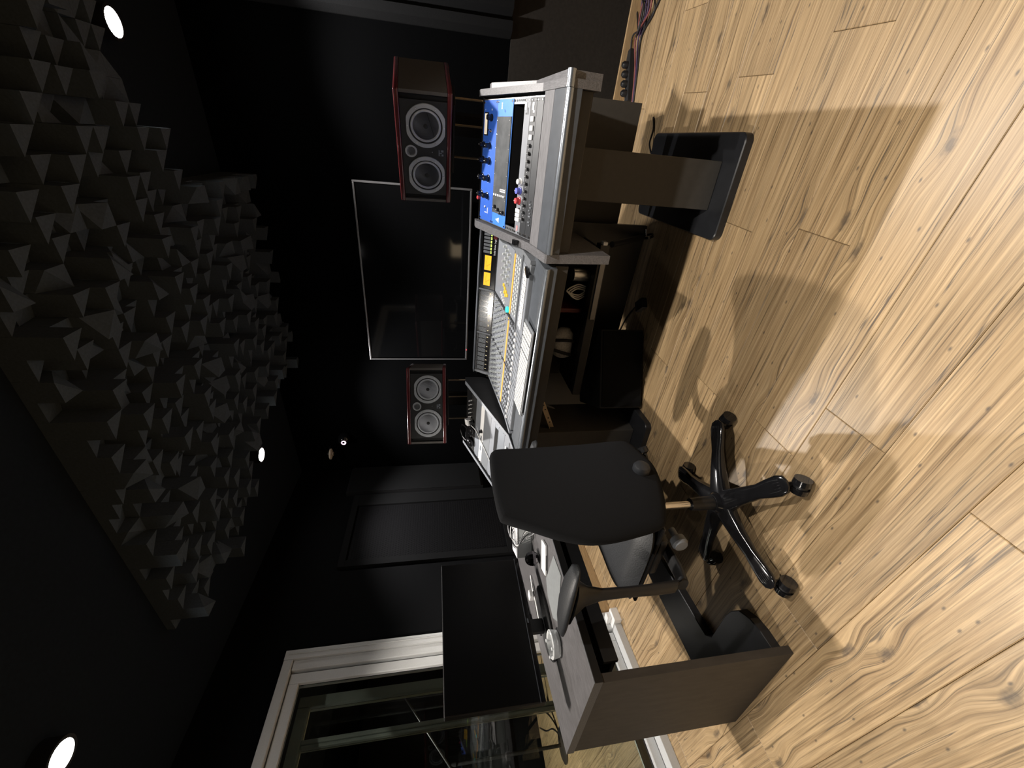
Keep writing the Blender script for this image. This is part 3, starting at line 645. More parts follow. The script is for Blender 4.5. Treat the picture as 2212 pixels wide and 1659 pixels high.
dk('shelf_leg', lbox(0.1, 0.3, 0.80, 0.85, 0.0365, 0.80), M['black'])
# ---- cross beam under the centre bay
dk('cross_beam', G().rbox(-1.30, -0.40, 2.01, 2.07, 0.375, 0.425, 0.003), M['black'])
dk('beam_trim', G().rbox(-0.80, -0.47, 2.000, 2.0095, 0.384, 0.412, 0.002), M['bezel'])
dk('beam_cap', G().rbox(-0.402, -0.385, 2.005, 2.045, 0.39, 0.415, 0.003), M['white'])

# ================================================================== RACK UNITS
def unit(label, T, u0, nu, face, cat='rack unit', depth=0.10, w=0.483, group=None, screws=True):
    t = thing('rack_unit', label, cat, T=T @ Matrix.Translation((0, u0*U_, 0)), group=group)
    h = nu*U_-0.0008
    obj('faceplate', G().rbox(0, w, 0.0004, h, -0.003, 0.0, 0.0006, 1), face, t)
    obj('chassis', G().box(0.022, 0.461, 0.003, h-0.003, -depth, -0.0032), M['black'], t)
    if screws:
        gs = G()
        for x in (0.008, 0.475):
            for y in ((0.008, h-0.008) if nu > 0.9 else (h/2,)):
                gs.rev([(0.0045, 0.0), (0.0040, 0.0022), (0.0001, 0.0026)], 10, (x, y, 0.0001))
        obj('screw', gs, M['chrome'], t)
    return t
def knob(parent, x, y, r, h, m, name='knob', skirt=None):
    pr = [(r*1.15, 0.0002), (r*1.1, h*0.2), (r*0.92, h*0.25), (r*0.82, h), (0.0001, h*1.02)]
    o = obj(name, G().rev(pr, 20, (x, y, 0)), m, parent, smooth=35)
    obj('pointer', G().box(x-0.0006, x+0.0006, y+r*0.2, y+r*0.85, h*1.02+0.0001, h*1.02+0.0006), M['txt'], o)
    return o
# --- right rack, from the bottom
t = unit('dark blank rack unit lowest in the right rack', RK, 0, 1, M['dgrey'])
gs = G()
for i in range(9): gs.box(0.05+i*0.011, 0.055+i*0.011, 0.012+0.004*(i % 3), 0.022+0.005*(i % 2), 0.0001, 0.003)
obj('switch', gs, M['silver'], t, kind='stuff')
t = unit('black rack unit with white square buttons, second from the bottom of the right rack', RK, 1, 1, M['dgrey'])
for x in (0.416, 0.387, 0.358): obj('button', G().rbox(x-0.0085, x+0.0085, 0.010, 0.032, 0.0002, 0.005, 0.001), M['white'], t)
obj('lettering_bar', G().box(0.444, 0.468, 0.018, 0.030, 0.0001, 0.0007).box(0.436, 0.443, 0.012, 0.024, 0.0001, 0.0007), M['txt'], t)
for i in range(11): knob(t, 0.330-i*0.0262, 0.022, 0.0065, 0.009, M['black'] if i % 3 else M['dgrey'])
gs = G()
for i in range(11): gs.rev([(0.0016, 0.0), (0.0001, 0.0012)], 8, (0.330-i*0.0262-0.013, 0.030, 0.0001))
obj('indicator', gs, M['txt'], t)
t = unit('silver rack unit with red and blue knobs in the right rack', RK, 2, 1, M['ltgrey'])
knob(t, 0.202, 0.024, 0.012, 0.016, M['white']); knob(t, 0.168, 0.024, 0.0135, 0.019, M['bluek']); knob(t, 0.131, 0.024, 0.0135, 0.019, M['red'])
for i in range(3): obj('key', G().rbox(0.052+i*0.017, 0.066+i*0.017, 0.006, 0.040, 0.0002, 0.006, 0.001), M['white'], t)
obj('label_strip', G().box(0.014, 0.034, 0.018, 0.028, 0.0002, 0.001), M['pink'], t)
obj('slot', G().box(0.430, 0.452, 0.012, 0.020, 0.0002, 0.0008).box(0.430, 0.436, 0.024, 0.032, 0.0002, 0.0008), M['dgrey'], t)
obj('display', G().rbox(0.444, 0.470, 0.024, 0.040, 0.0002, 0.002, 0.0005), M['white'], t)
obj('jack', G().rev([(0.006, 0.0), (0.006, 0.003), (0.003, 0.003), (0.003, 0.0)], 12, (0.100, 0.016, 0.0002)), M['black'], t)
t = unit('blue three-unit rack device with a wide smoked window in the right rack', RK, 5, 3, M['blue2'])
obj('window', G().rbox(0.052, 0.424, 0.004, 3*U_-0.005, 0.0002, 0.0035, 0.001), M['smoke'], t)
gs = G()
for i, (x, w_, h_) in enumerate(((0.470, .004, .005), (0.4655, .003, .0035), (0.461, .0035, .004), (0.4565, .003, .0035), (0.452, .004, .0045))): gs.box(x-w_/2, x+w_/2, 0.094-h_, 0.094+h_, 0.0002, 0.0008)
obj('script_mark', gs, M['txt'], t)
obj('badge_mark', G().box(0.440, 0.449, 0.068, 0.0705, 0.0002, 0.0007).box(0.437, 0.4455, 0.060, 0.0645, 0.0002, 0.0006), M['blue'], t)
gs = G()
for i in range(8): gs.rev([(0.0022, 0.0036), (0.0018, 0.005), (0.0001, 0.0055)], 8, (0.06+i*0.05, 0.010, 0)); gs.rev([(0.0022, 0.0036), (0.0018, 0.005), (0.0001, 0.0055)], 8, (0.06+i*0.05, 3*U_-0.011, 0))
obj('window_screw', gs, M['chrome'], t)
for i in range(6): obj('push_button', G().rev([(0.0052, 0.0036), (0.0048, 0.009), (0.0001, 0.010)], 14, (0.128, 0.018+i*0.0185, 0)), M['white'], t)
obj('legend_plate', G().rbox(0.144, 0.156, 0.012, 0.062, 0.0036, 0.0042, 0.0002, 1), M['txt'], t)
gs = G()
for i in range(5): gs.box(0.1475, 0.1535, 0.016+i*0.009, 0.021+i*0.009, 0.0043, 0.0046)
obj('legend_mark', gs, M['dot'], t)
for x, y in ((0.078, 0.098), (0.070, 0.066), (0.060, 0.040), (0.064, 0.018)): knob(t, x, y, 0.009, 0.013, M['black'])
obj('emblem', G().prism([(0.014, 0.060), (0.036, 0.060), (0.032, 0.072), (0.025, 0.096), (0.018, 0.072)], 0.0002, 0.0007), M['txt'], t)
t = unit('blue three-unit rack device with a lit cream meter, topmost in the right rack', RK, 8, 3, M['blue'])
obj('meter_frame', G().rbox(0.353, 0.440, 0.082, 0.115, 0.0002, 0.005, 0.001), M['dgrey'], t)
obj('meter_face', G().box(0.358, 0.435, 0.086, 0.111, 0.0051, 0.0055), M['cream'], t)
obj('meter_needle', G().box(0.362, 0.431, 0.097, 0.0985, 0.0056, 0.006), M['dgrey'], t)
for x, y, r_ in ((0.420, 0.052, 0.0125), (0.317, 0.118, 0.011), (0.315, 0.058, 0.011), (0.256, 0.120, 0.0135), (0.255, 0.056, 0.0135), (0.186, 0.119, 0.0135), (0.185, 0.057, 0.0135), (0.114, 0.121, 0.0135), (0.112, 0.060, 0.0135)):
    knob(t, x, y, r_, 0.022, M['blackg'])
obj('toggle', G().cyl((0.371, 0.056, 0), (0.374, 0.05, 0.014), 0.0028).rev([(0.007, 0), (0.006, 0.003), (0.0001, 0.003)], 12, (0.371, 0.056, 0.0002)), M['chrome'], t)
obj('pilot_lamp', G().rev([(0.005, 0), (0.0045, 0.004), (0.0001, 0.006)], 12, (0.062, 0.075, 0.0002)), M['white'], t)
gs = G()
for x, y in ((0.317, 0.118), (0.315, 0.058), (0.256, 0.12), (0.255, 0.056), (0.186, 0.119), (0.185, 0.057), (0.114, 0.121), (0.112, 0.06)):
    for k in range(7):
        a = R(-30+40*k); gs.box(x+0.0185*math.cos(a)-0.001, x+0.0185*math.cos(a)+0.001, y+0.0185*math.sin(a)-0.001, y+0.0185*math.sin(a)+0.001, 0.0002, 0.0005)
gs.box(0.035, 0.062, 0.046, 0.049, 0.0002, 0.0005).box(0.035, 0.058, 0.052, 0.054, 0.0002, 0.0005).box(0.036, 0.040, 0.06, 0.08, 0.0002, 0.0005).box(0.446, 0.452, 0.115, 0.118, 0.0002, 0.0005).box(0.446, 0.452, 0.05, 0.056, 0.0002, 0.0005)
obj('scale_mark', gs, M['txt'], t)
# small red capped jar and clip beside the racks
solo('jar', G().at(RK).rev([(0.009, 0.0), (0.009, 0.014), (0.007, 0.016), (0.0001, 0.016)], 16, (0.092, 11*U_+0.012, -0.004)), M['red'], 'small red jar standing behind the topmost blue rack unit', 'jar', smooth=35)
solo('cable_clip', G().at(RK).rbox(-0.040, -0.018, 0.075, 0.10, 0.009, 0.026, 0.002), [M['blackg']], 'small black clip on the divider between right rack and mixer', 'clip')
# --- left rack
t = unit('light grey rack unit with a patch label strip, lowest in the left rack', LT, 0, 1.2, M['ltgrey'])
obj('label_strip', G().box(0.06, 0.40, 0.026, 0.036, 0.0002, 0.001), M['white'], t)
gs = G()
for i in range(5): gs.rev([(0.0075, 0.0), (0.0075, 0.003), (0.004, 0.003), (0.004, 0.0002)], 12, (0.40-i*0.028, 0.012, 0.0002))
obj('jack', gs, M['dgrey'], t)
unit('plain grey blank panel low in the left rack', LT, 1.2, 1.6, M['silver'])
t = unit('half-width grey rack device with a black knob in the left rack gap', LT, 2.8, 0.9, M['silver'], w=0.483)
obj('opening', G().box(0.25, 0.44, 0.003, 0.037, 0.0001, 0.0012).box(0.03, 0.16, 0.003, 0.037, 0.0001, 0.0012), M['dot'], t)
knob(t, 0.235, 0.02, 0.012, 0.02, M['blackg'])
unit('pale grey one-unit panel in the middle of the left rack', LT, 3.7, 1.2, M['ltgrey'])
unit('dark steel two-unit panel in the left rack', LT, 4.9, 2.0, M['mgrey'])
t = unit('bright white rack unit with one black knob in the left rack', LT, 6.9, 1.0, M['white'])
knob(t, 0.27, 0.02, 0.012, 0.02, M['blackg'])
obj('window', G().box(0.10, 0.14, 0.012, 0.03, 0.0002, 0.001).box(0.17, 0.23, 0.012, 0.03, 0.0002, 0.001), M['silver'], t)
t = unit('grey rack unit with small white marks behind the white one in the left rack', LT, 7.9, 1.5, M['silver'])
gs = G()
for i in range(6): gs.box(0.23+i*0.004, 0.232+i*0.004, 0.015+i*0.006, 0.022+i*0.006, 0.0002, 0.0007)
obj('mark', gs, M['txt'], t)
t = unit('black patch bay with silver plugs at the back of the left rack', LT, 9.4, 1.55, M['dot'])
for i in range(6):
    x = 0.43-i*0.033
    o = obj('plug', G().at(Matrix.Translation((x, 0.045, 0)) @ Matrix.Rotation(R(20), 4, 'Z')).rev([(0.008, 0.0005), (0.008, 0.02), (0.0055, 0.023), (0.0045, 0.038), (0.0001, 0.039)], 14), M['chrome'], t, smooth=35)
# headphones, adapter and lead lying on the left rack
def lr(a, u, h=0.0): return LT @ Vector((a, u*U_, h))
t = thing('headphones', 'black headphones lying on the back edge of the left rack', 'headphones', T=LT @ Matrix.Translation((0.13, 10.2*U_, 0.004)))
for x in (-0.055, 0.055):
    obj('ear_cup', G().at(Matrix.Translation((x, 0, 0.0))).rev([(0.0001, 0.0), (0.032, 0.0), (0.036, 0.01), (0.034, 0.022), (0.024, 0.030), (0.0001, 0.031)], 20), M['blackg'], t, smooth=45)
obj('headband', G().tube([(-0.055, 0.02, 0.028), (-0.05, 0.075, 0.035), (0, 0.10, 0.04), (0.05, 0.075, 0.035), (0.055, 0.02, 0.028)], 0.006, 8), M['black'], t, smooth=50)
t = thing('power_adapter', 'white plug adapter on the left rack beside the headphones', 'adapter', T=LT @ Matrix.Translation((0.245, 10.6*U_, 0.002)) @ Matrix.Rotation(R(20), 4, 'Z'))
obj('body', G().rbox(-0.022, 0.022, -0.02, 0.02, 0, 0.042, 0.004), M['white'], t)
obj('plug', G().rbox(-0.012, 0.012, -0.045, -0.0205, 0.008, 0.03, 0.003), M['black'], t)
pts = [lr(0.235, 9.9, 0.02), lr(0.22, 9.0, 0.006), lr(0.20, 7.9, 0.004), lr(0.17, 6.0, 0.004), lr(0.13, 4.0, 0.004), lr(0.10, 2.6, 0.004), lr(0.05, 1.2, 0.005)]
solo('adapter_lead', G().tube(pts, 0.0028, 8), M['cablew'], 'thin white lead running down across the left rack', 'cable', smooth=60)

# ================================================================== MIXING CONSOLE
mc = thing('mixing_console', 'silver grey sixteen channel mixing console with lit meter bridge', 'mixing console', T=CT)
def cs(name, g, m, parent=None, smooth=None, **k): return obj(name, g, m, parent or mc, smooth, **k)
# profile (depth, z)
X0, X1 = 0.045, 0.958
def flat(d): return 0.862 + (d-0.14)/0.145*0.004       # fader section
def slope(d): return 0.866 + (d-0.285)/0.415*0.050       # channel strip section
cs('body', G().prism([(-0.140, 0.801), (-0.140, 0.860), (-0.285, 0.8645), (-0.70, 0.9145), (-0.74, 0.9145), (-0.74, 0.801)][::1], X0, X1, 'x'), M['mgrey'])
cs('end_cheek', G().prism([(-0.134, 0.801), (-0.134, 0.8665), (-0.285, 0.8735), (-0.70, 0.921), (-0.705, 0.936), (-0.752, 1.010), (-0.775, 1.010), (-0.775, 0.801)], X1+0.0005, X1+0.016, 'x'), M['ltgrey'])
cs('end_cheek', G().prism([(-0.134, 0.801), (-0.134, 0.8665), (-0.285, 0.8735), (-0.70, 0.921), (-0.705, 0.936), (-0.752, 1.010), (-0.775, 1.010), (-0.775, 0.801)], X0-0.016, X0-0.0005, 'x'), M['mgrey'])
fm = CT  # console frame; y is minus depth
def plane(d0, z0, d1, z1):
    # local frame on a sloped panel: x along console, y up the slope, z out
    L = math.hypot(d1-d0, z1-z0); c, s = (d1-d0)/L, (z1-z0)/L
    return Matrix(((-1, 0, 0, 0), (0, -c, s, -d0), (0, s, c, z0), (0, 0, 0, 1))), L
PS, LS = plane(0.285, 0.8645, 0.70, 0.9145); PF, LF = plane(0.140, 0.860, 0.285, 0.8645); PM, LM = plane(0.702, 0.917, 0.747, 1.003)
# x in those frames is minus the console x, so that text reads left to right
bays = [(0.075, 0.395), (0.407, 0.675), (0.687, 0.950)]
for a, b in bays:
    cs('strip_panel', G().at(PS).rbox(-b, -a, 0.125, LS-0.004, 0.0002, 0.003, 0.0008, 1), M['ltgrey'])
    cs('control_panel', G().at(PS).rbox(-b, -a, 0.004, 0.095, 0.0002, 0.003, 0.0008, 1), M['ltgrey'])
    cs('fader_panel', G().at(PF).rbox(-b, -a, 0.004, LF-0.018, 0.0002, 0.0025, 0.0008, 1), M['ltgrey'])
cs('divider_bar', G().at(PS).box(-0.4065, -0.3955, 0.002, LS-0.003, 0.0002, 0.008), M['dgrey'])
cs('divider_bar', G().at(PS).box(-0.6865, -0.6755, 0.002, LS-0.003, 0.0002, 0.005), M['dgrey'])
cs('ridge_bar', G().at(PF).box(-X1, -X0, LF-0.014, LF-0.002, 0.0002, 0.008), M['mgrey'])
cs('light_strip', G().at(PS).rbox(-0.39, -0.085, 0.107, 0.116, 0.0002, 0.005, 0.001), M['ledo'])
cs('light_strip', G().at(PS).rbox(-0.955, -0.43, 0.107, 0.116, 0.0002, 0.005, 0.001), M['ledo'])
cs('light_strip', G().at(PS).rbox(-0.42, -0.409, 0.107, 0.116, 0.0002, 0.005, 0.001), M['ledo'])
# channel knobs: 16 channels x 9 rows, past the limit for single parts
gk = G(); gk.at(PS); gc = G(); gc.at(PS); gl = G(); gl.at(PS); gb = G(); gb.at(PS)
for bi in (1, 2):
    a, b = bays[bi]; pitch = (b-a)/8
    for c in range(8):
        xc = -(a+(c+.5)*pitch)
        for r_ in range(9):
            y = 0.150+r_*0.0265; off = 0.006 if r_ % 2 else -0.006
            gk.rev([(0.0062, 0.003), (0.0056, 0.006), (0.0042, 0.0065), (0.0038, 0.016), (0.0001, 0.0165)], 8, (xc+off, y, 0))
            gc.box(xc+off-0.0006, xc+off+0.0006, y, y+0.0036, 0.0166, 0.0171)
            gb.rev([(0.0028, 0.003), (0.0025, 0.007), (0.0001, 0.0075)], 6, (xc-off*1.6, y+0.012, 0))
        gl.rev([(0.002, 0.003), (0.0018, 0.006), (0.0001, 0.0065)], 6, (xc, LS-0.014, 0)).rev([(0.0024, 0.003), (0.0018, 0.006), (0.0001, 0.0065)], 6, (xc, LS-0.030, 0))
        for k in range(3): gb.rbox(xc-0.008, xc+0.008, 0.014+k*0.026, 0.024+k*0.026, 0.0031, 0.0065, 0.001, 1)
cs('knob', gk, M['boxg'], smooth=35, kind='stuff'); cs('knob_cap', gc, M['dot'], kind='stuff'); cs('push_button', gb, M['dgrey'], smooth=35, kind='stuff'); cs('signal_lamp', gl, M['white'], kind='stuff')
# centre section: larger knobs, lit yellow keys, buttons
for i in range(5):
    for j in range(3):
        x, y = -(0.100+i*0.036+j*0.006), 0.265-j*0.042
        obj('monitor_knob', G().at(PS).rev([(0.0095, 0.003), (0.009, 0.006), (0.007, 0.0065), (0.006, 0.020), (0.0001, 0.021)], 14, (x, y, 0)), M['boxg'], mc, smooth=35)
for i in range(4): obj('lit_key', G().at(PS).rbox(-0.298-i*0.009, -0.283-i*0.009, 0.235-i*0.024, 0.252-i*0.024, 0.0031, 0.010, 0.0015), M['yellowk'], mc)
for i in range(2): obj('lit_key', G().at(PS).rbox(-0.328-i*0.009, -0.314-i*0.009, 0.215-i*0.024, 0.230-i*0.024, 0.0031, 0.010, 0.0015), M['yellowk'], mc)
for i in range(5): obj('rotary_knob', G().at(PS).rev([(0.007, 0.003), (0.006, 0.012), (0.0001, 0.013)], 12, (-0.345-i*0.007, 0.275-i*0.018, 0)), M['white'], mc, smooth=35)
obj('volume_knob', G().at(PS).rev([(0.016, 0.003), (0.015, 0.012), (0.013, 0.014), (0.0001, 0.0145)], 20, (-0.382, 0.142, 0)), M['cyan'], mc, smooth=35)
gs = G(); gs.at(PS)
for i in range(14):
    for j in range(3): gs.rbox(-(0.092+i*0.021), -(0.078+i*0.021), 0.012+j*0.027, 0.026+j*0.027, 0.0031, 0.007, 0.001, 1)
cs('control_key', gs, M['boxg'], kind='stuff')
# faders: one per channel with its cap
capm = G().rbox(-0.0065, 0.0065, -0.010, 0.010, 0.003, 0.013, 0.002, 1).mesh('fader_cap', M['white'])
for bi in (1, 2):
    a, b = bays[bi]; pitch = (b-a)/8
    for c in range(8):
        xc = -(a+(c+.5)*pitch)
        f_ = obj('fader_slot', G().at(PF).box(xc-0.0015, xc+0.0015, 0.010, LF-0.026, 0.0026, 0.0031), M['dot'], mc)
        o = link('fader_cap', capm, f_, PF @ Matrix.Translation((xc, 0.098 if bi == 1 else 0.088+0.012*math.sin(c*1.3), 0)))
gs = G(); gs.at(PF)
for i in range(11):
    for j in range(2): gs.rbox(-(0.105+i*0.026), -(0.084+i*0.026), 0.030+j*0.032, 0.052+j*0.032, 0.0026, 0.008, 0.0015, 1)
cs('transport_key', gs, M['white'], kind='stuff')
# ---- meter bridge
cs('meter_case', G().prism([(-0.7015, 0.9148), (-0.7475, 1.002), (-0.775, 1.006), (-0.775, 0.9148)], X0, X1, 'x'), M['dgrey'])
cs('bridge_cap', G().prism([(-0.742, 1.0062), (-0.742, 1.012), (-0.785, 1.012), (-0.785, 1.0062)], X0-0.018, X1+0.018, 'x'), M['silver'])
for a, b in bays:
    cs('meter_glass', G().at(PM).box(-b, -a, 0.006, LM-0.006, 0.0003, 0.0012), M['blackg'])
cs('bridge_bar', G().at(PM).rbox(-0.4055, -0.3965, 0.002, LM-0.002, 0.0003, 0.008, 0.002), M['mgrey'])
cs('bridge_bar', G().at(PM).rbox(-0.6855, -0.6765, 0.002, LM-0.002, 0.0003, 0.008, 0.002), M['mgrey'])
n_ch = 16
for bi in (1, 2):
    a, b = bays[bi]; pitch = (b-a)/8
    for c in range(8):
        xc = -(a+(c+.5)*pitch)
        gs = G(); gs.at(PM)
        for k in range(6): gs.box(xc-0.0125+k*0.0047, xc-0.0105+k*0.0047, 0.034, 0.082, 0.0013, 0.0019)
        m_ = cs('channel_meter', gs, M['silver'])
        vs_, fs_ = text_mesh(str(n_ch-(0 if bi == 1 else 8)-c), 0.013, 0.0003, 'CENTER')
        gs = G(); gs.at(PM @ Matrix.Translation((xc, 0.020, 0.0018))).add(vs_, fs_); obj('channel_number', gs, M['ledw'], m_)
        gs = G(); gs.at(PM).box(xc-0.006, xc-0.003, 0.012, 0.0135, 0.0013, 0.0018).box(xc+0.003, xc+0.006, 0.012, 0.0135, 0.0013, 0.0018); obj('peak_led', gs, M['cablep'], m_)
gs = G(); gs.at(PM)
for i in range(60): gs.box(-0.945+i*0.0088, -0.9405+i*0.0088, 0.0865, 0.089, 0.0013, 0.0018)
cs('level_dot', gs, M['silver'], kind='stuff')
for a, b in ((0.205, 0.286), (0.300, 0.375)):
    v = cs('needle_meter', G().at(PM).rbox(-b-0.003, -a+0.003, 0.030, 0.074, 0.0013, 0.003, 0.0008, 1), M['black'])
    obj('meter_face', G().at(PM).box(-b, -a, 0.033, 0.071, 0.0031, 0.0036), M['amber'], v)
    gs = G(); gs.at(PM)
    for k in range(9):
        u = k/8; gs.box(-b+0.012+u*(b-a-0.024)-0.0006, -b+0.012+u*(b-a-0.024)+0.0006, 0.052+0.006*math.sin(math.pi*u), 0.056+0.006*math.sin(math.pi*u), 0.0037, 0.004)
    gs.tube([(-(a+b)/2, 0.035, 0.0042), (-b+0.022, 0.058, 0.0042)], 0.0005, 6, 0)
    obj('needle', gs, M['dgrey'], v)
for i in range(6):
    x = -(0.094+i*0.0185)
    m_ = cs('bar_meter', G().at(PM).rbox(x-0.0065, x+0.0065, 0.046, 0.082, 0.0013, 0.0022, 0.0004, 1), M['mgrey'])
    obj('bar_led', G().at(PM).box(x-0.006, x-0.001, 0.036, 0.043, 0.0013, 0.0020).box(x+0.001, x+0.006, 0.036, 0.043, 0.0013, 0.0020), M['ledg'], m_)
vs_, fs_ = text_mesh('Solid State Logic', 0.0135, 0.0003, 'LEFT')
cs('lettering', G().at(PM @ Matrix.Translation((-0.199, 0.013, 0.0016))).add(vs_, fs_), M['txt'])
cs('maroon_plate', G().at(PM).rbox(-0.113, -0.078, 0.008, 0.028, 0.0013, 0.0022, 0.0004, 1), M['dred'])

# things on the console
kb = thing('computer_keyboard', 'white full-size computer keyboard lying on the front edge of the mixer', 'keyboard', T=CT @ Matrix.Translation((0.508, 0.004, 0.8435)) @ Matrix.Rotation(R(-1.0), 4, 'Z') @ Matrix.Rotation(R(-4.2), 4, 'X'))
obj('case', G().rbox(-0.228, 0.228, -0.125, 0.006, 0.003, 0.010, 0.002), M['mgrey'], kb)  # grey case puts the darkness between the white keys into its colour
keyM = G().rbox(-0.0083, 0.0083, -0.0083, 0.0083, 0.0102, 0.0155, 0.0015, 1).mesh('key', M['keyw'])
for r_ in range(6):
    for i in range(21):
        if r_ == 5 and i in (5, 6, 7, 8): continue
        link('key', keyM, kb, Matrix.Translation((0.2165-i*0.0206-(0.006 if i > 14 else 0)-(0.004 if i > 17 else 0), -0.008-(5-r_)*0.0205, 0)))
obj('space_bar', G().rbox(0.045, 0.125, -0.0165, 0.0005, 0.0102, 0.0155, 0.0015, 1), M['keyw'], kb)
solo('remote_control', G().at(CT @ Matrix.Translation((0.083, -0.152, 0.8645)) @ Matrix.Rotation(R(-16), 4, 'Z')).rbox(-0.011, 0.011, -0.030, 0.030, 0.0015, 0.014, 0.004), M['blackg'], 'small dark remote control standing on the mixer beside the right rack', 'remote control', smooth=40)

# ================================================================== THINGS UNDER THE CONSOLE
a = math.atan2(0.215, 0.428)
t = thing('subwoofer', 'black cube subwoofer on the floor under the mixer', 'subwoofer', T=Matrix.Translation((-1.107, 1.987, 0)) @ Matrix.Rotation(math.atan2(2.094-1.879, -0.893+1.321), 4, 'Z'))
obj('cabinet', G().rbox(-0.238, 0.238, 0.008, 0.36, 0.012, 0.285, 0.01, 3), M['sub'], t, smooth=40)
obj('grille', G().rbox(-0.228, 0.228, 0.0, 0.0075, 0.022, 0.275, 0.003), M['cloth'], t)
gs = G()
for x in (-0.19, 0.19):
    for y in (0.05, 0.31): gs.rev([(0.018, 0.0), (0.016, 0.0118)], 14, (x, y, 0))
obj('foot', gs, M['rubber'], t)
t = thing('fabric_bag', 'rounded grey bag with black straps under the mixer', 'bag', (-1.02, 2.16, 0.427))
obj('body', G().loft([((-0.09, 0, 0.055), (0, .02, 0), (0, 0, .03)), ((-0.07, 0, 0.06), (0, .05, 0), (0, 0, .055)), ((0, 0, 0.07), (0, .06, 0), (0, 0, .069)), ((0.07, 0, 0.066), (0, .05, 0), (0, 0, .06)), ((0.10, 0, 0.06), (0, .02, 0), (0, 0, .03))], 18, 2.4), M['grey_b'], t, smooth=60)
obj('strap', G().tube([(-0.05, -0.058, 0.02), (-0.03, -0.068, 0.08), (-0.02, -0.05, 0.13)], 0.010, 8).tube([(0.04, -0.055, 0.015), (0.05, -0.066, 0.07), (0.04, -0.045, 0.125)], 0.010, 8), M['rubber'], t, smooth=60)
dk('bag_shelf', G().box(-1.30, -0.42, 2.075, 2.32, 0.41, 0.425), M['black'])
solo('metal_mug', G().rev([(0.033, 0), (0.034, 0.004), (0.034, 0.085), (0.031, 0.085), (0.030, 0.006), (0.0001, 0.006)], 24, (-0.585, 2.115, 0.4255)), M['steel'], 'brushed metal mug on the shelf under the mixer', 'mug', smooth=35)
gs = G()
for k in range(3): gs.tube([(-0.70+k*0.015, 2.10, 0.43), (-0.715+k*0.012, 2.09, 0.47), (-0.69+k*0.01, 2.09, 0.515+0.012*k), (-0.66+k*0.012, 2.10, 0.48), (-0.665+k*0.01, 2.10, 0.43)], 0.004, 8)
solo('cable_coil', gs, M['cablew'], 'small coil of white cable on the shelf under the mixer', 'cable', smooth=60)
solo('red_binder', G().rbox(-0.80, -0.775, 2.10, 2.29, 0.426, 0.60, 0.004), M['dred'], 'thin dark red binder standing on the shelf under the mixer', 'binder')
t = thing('foot_switch', 'small black foot switch box with a metal edge on the floor under the mixer', 'foot switch', T=Matrix.Translation((-0.775, 2.20, 0)) @ Matrix.Rotation(R(-50), 4, 'Z'))
obj('case', G().rbox(-0.045, 0.045, -0.03, 0.03, 0, 0.035, 0.004), M['black'], t)
obj('plate', G().rbox(-0.044, 0.044, -0.034, -0.0305, 0.004, 0.034, 0.001), M['steel'], t)
solo('foot_switch_lead', G().tube([(-0.79, 2.235, 0.01), (-0.83, 2.29, 0.006), (-0.92, 2.36, 0.005), (-1.05, 2.42, 0.005)], 0.004, 8), M['cable'], 'thin black lead trailing from the foot switch on the floor', 'cable', smooth=60)
t = thing('boom_arm', 'black boom arm with a clamp leaning under the right rack', 'boom arm', (-0.46, 2.40, 0))
obj('tube', G().tube([(-0.405, 2.06, 0.345), (-0.40, 2.18, 0.19), (-0.395, 2.27, 0.075)], 0.016, 10), M['rubber'], t, smooth=50, wc=True)
obj('clamp', G().at(Matrix.Translation((-0.392, 2.285, 0.035)) @ Matrix.Rotation(R(70), 4, 'Y')).rev([(0.022, -0.008), (0.03, -0.008), (0.03, 0.008), (0.022, 0.008), (0.022, -0.008)], 20), M['blackg'], t, smooth=40, wc=True)
obj('bolt', G().cyl((-0.385, 2.262, 0.06), (-0.35, 2.262, 0.072), 0.006), M['chrome'], t, wc=True)
# perforated rail below the left end
rl = thing('rack_rail', 'beige perforated metal rail hanging under the left rack', 'rack rail', (-1.45, 1.93, 0.49))
p0, p1 = Vector((-1.28, 1.90, 0.642)), Vector((-1.617, 1.93, 0.494)); ex = (p1-p0).normalized(); ey = Vector((0, 0, 1)).cross(ex).normalized(); ez = ex.cross(ey); RT = frame(p0, ex, ey, ez)
obj('rail', G().at(RT).box(0, (p1-p0).length, -0.002, 0.002, -0.014, 0.014).box(0, (p1-p0).length, 0.0021, 0.02, 0.0105, 0.014), M['beige'], rl, wc=True)
gs = G(); gs.at(RT)
for k in range(10):
    x = 0.02+k*0.036
    if k % 3 != 2: gs.box(x-0.004, x+0.004, -0.0026, -0.0021, -0.005, 0.003).box(x-0.004, x+0.004, 0.0021, 0.0026, -0.005, 0.003)
obj('hole', gs, M['dot'], rl, wc=True)
obj('end_cap', G().at(RT).box((p1-p0).length+0.0005, (p1-p0).length+0.006, -0.006, 0.02, -0.015, 0.015), M['white'], rl, wc=True)
for k, (dx, lab) in enumerate(((0.0, 'grey cable loop hanging behind the chair under the left rack'), (0.03, 'second grey cable loop hanging beside the first under the left rack'))):
    solo('hanging_cable', G().tube([(-1.46+dx, 2.18, 0.733), (-1.50+dx, 2.12, 0.50), (-1.57+dx, 2.02, 0.42), (-1.62+dx, 1.90, 0.26), (-1.64+dx, 1.82, 0.045)], 0.007, 8), M['cableg'] if k else M['cable'], lab, 'cable', 'cable loops under the left rack', smooth=60)

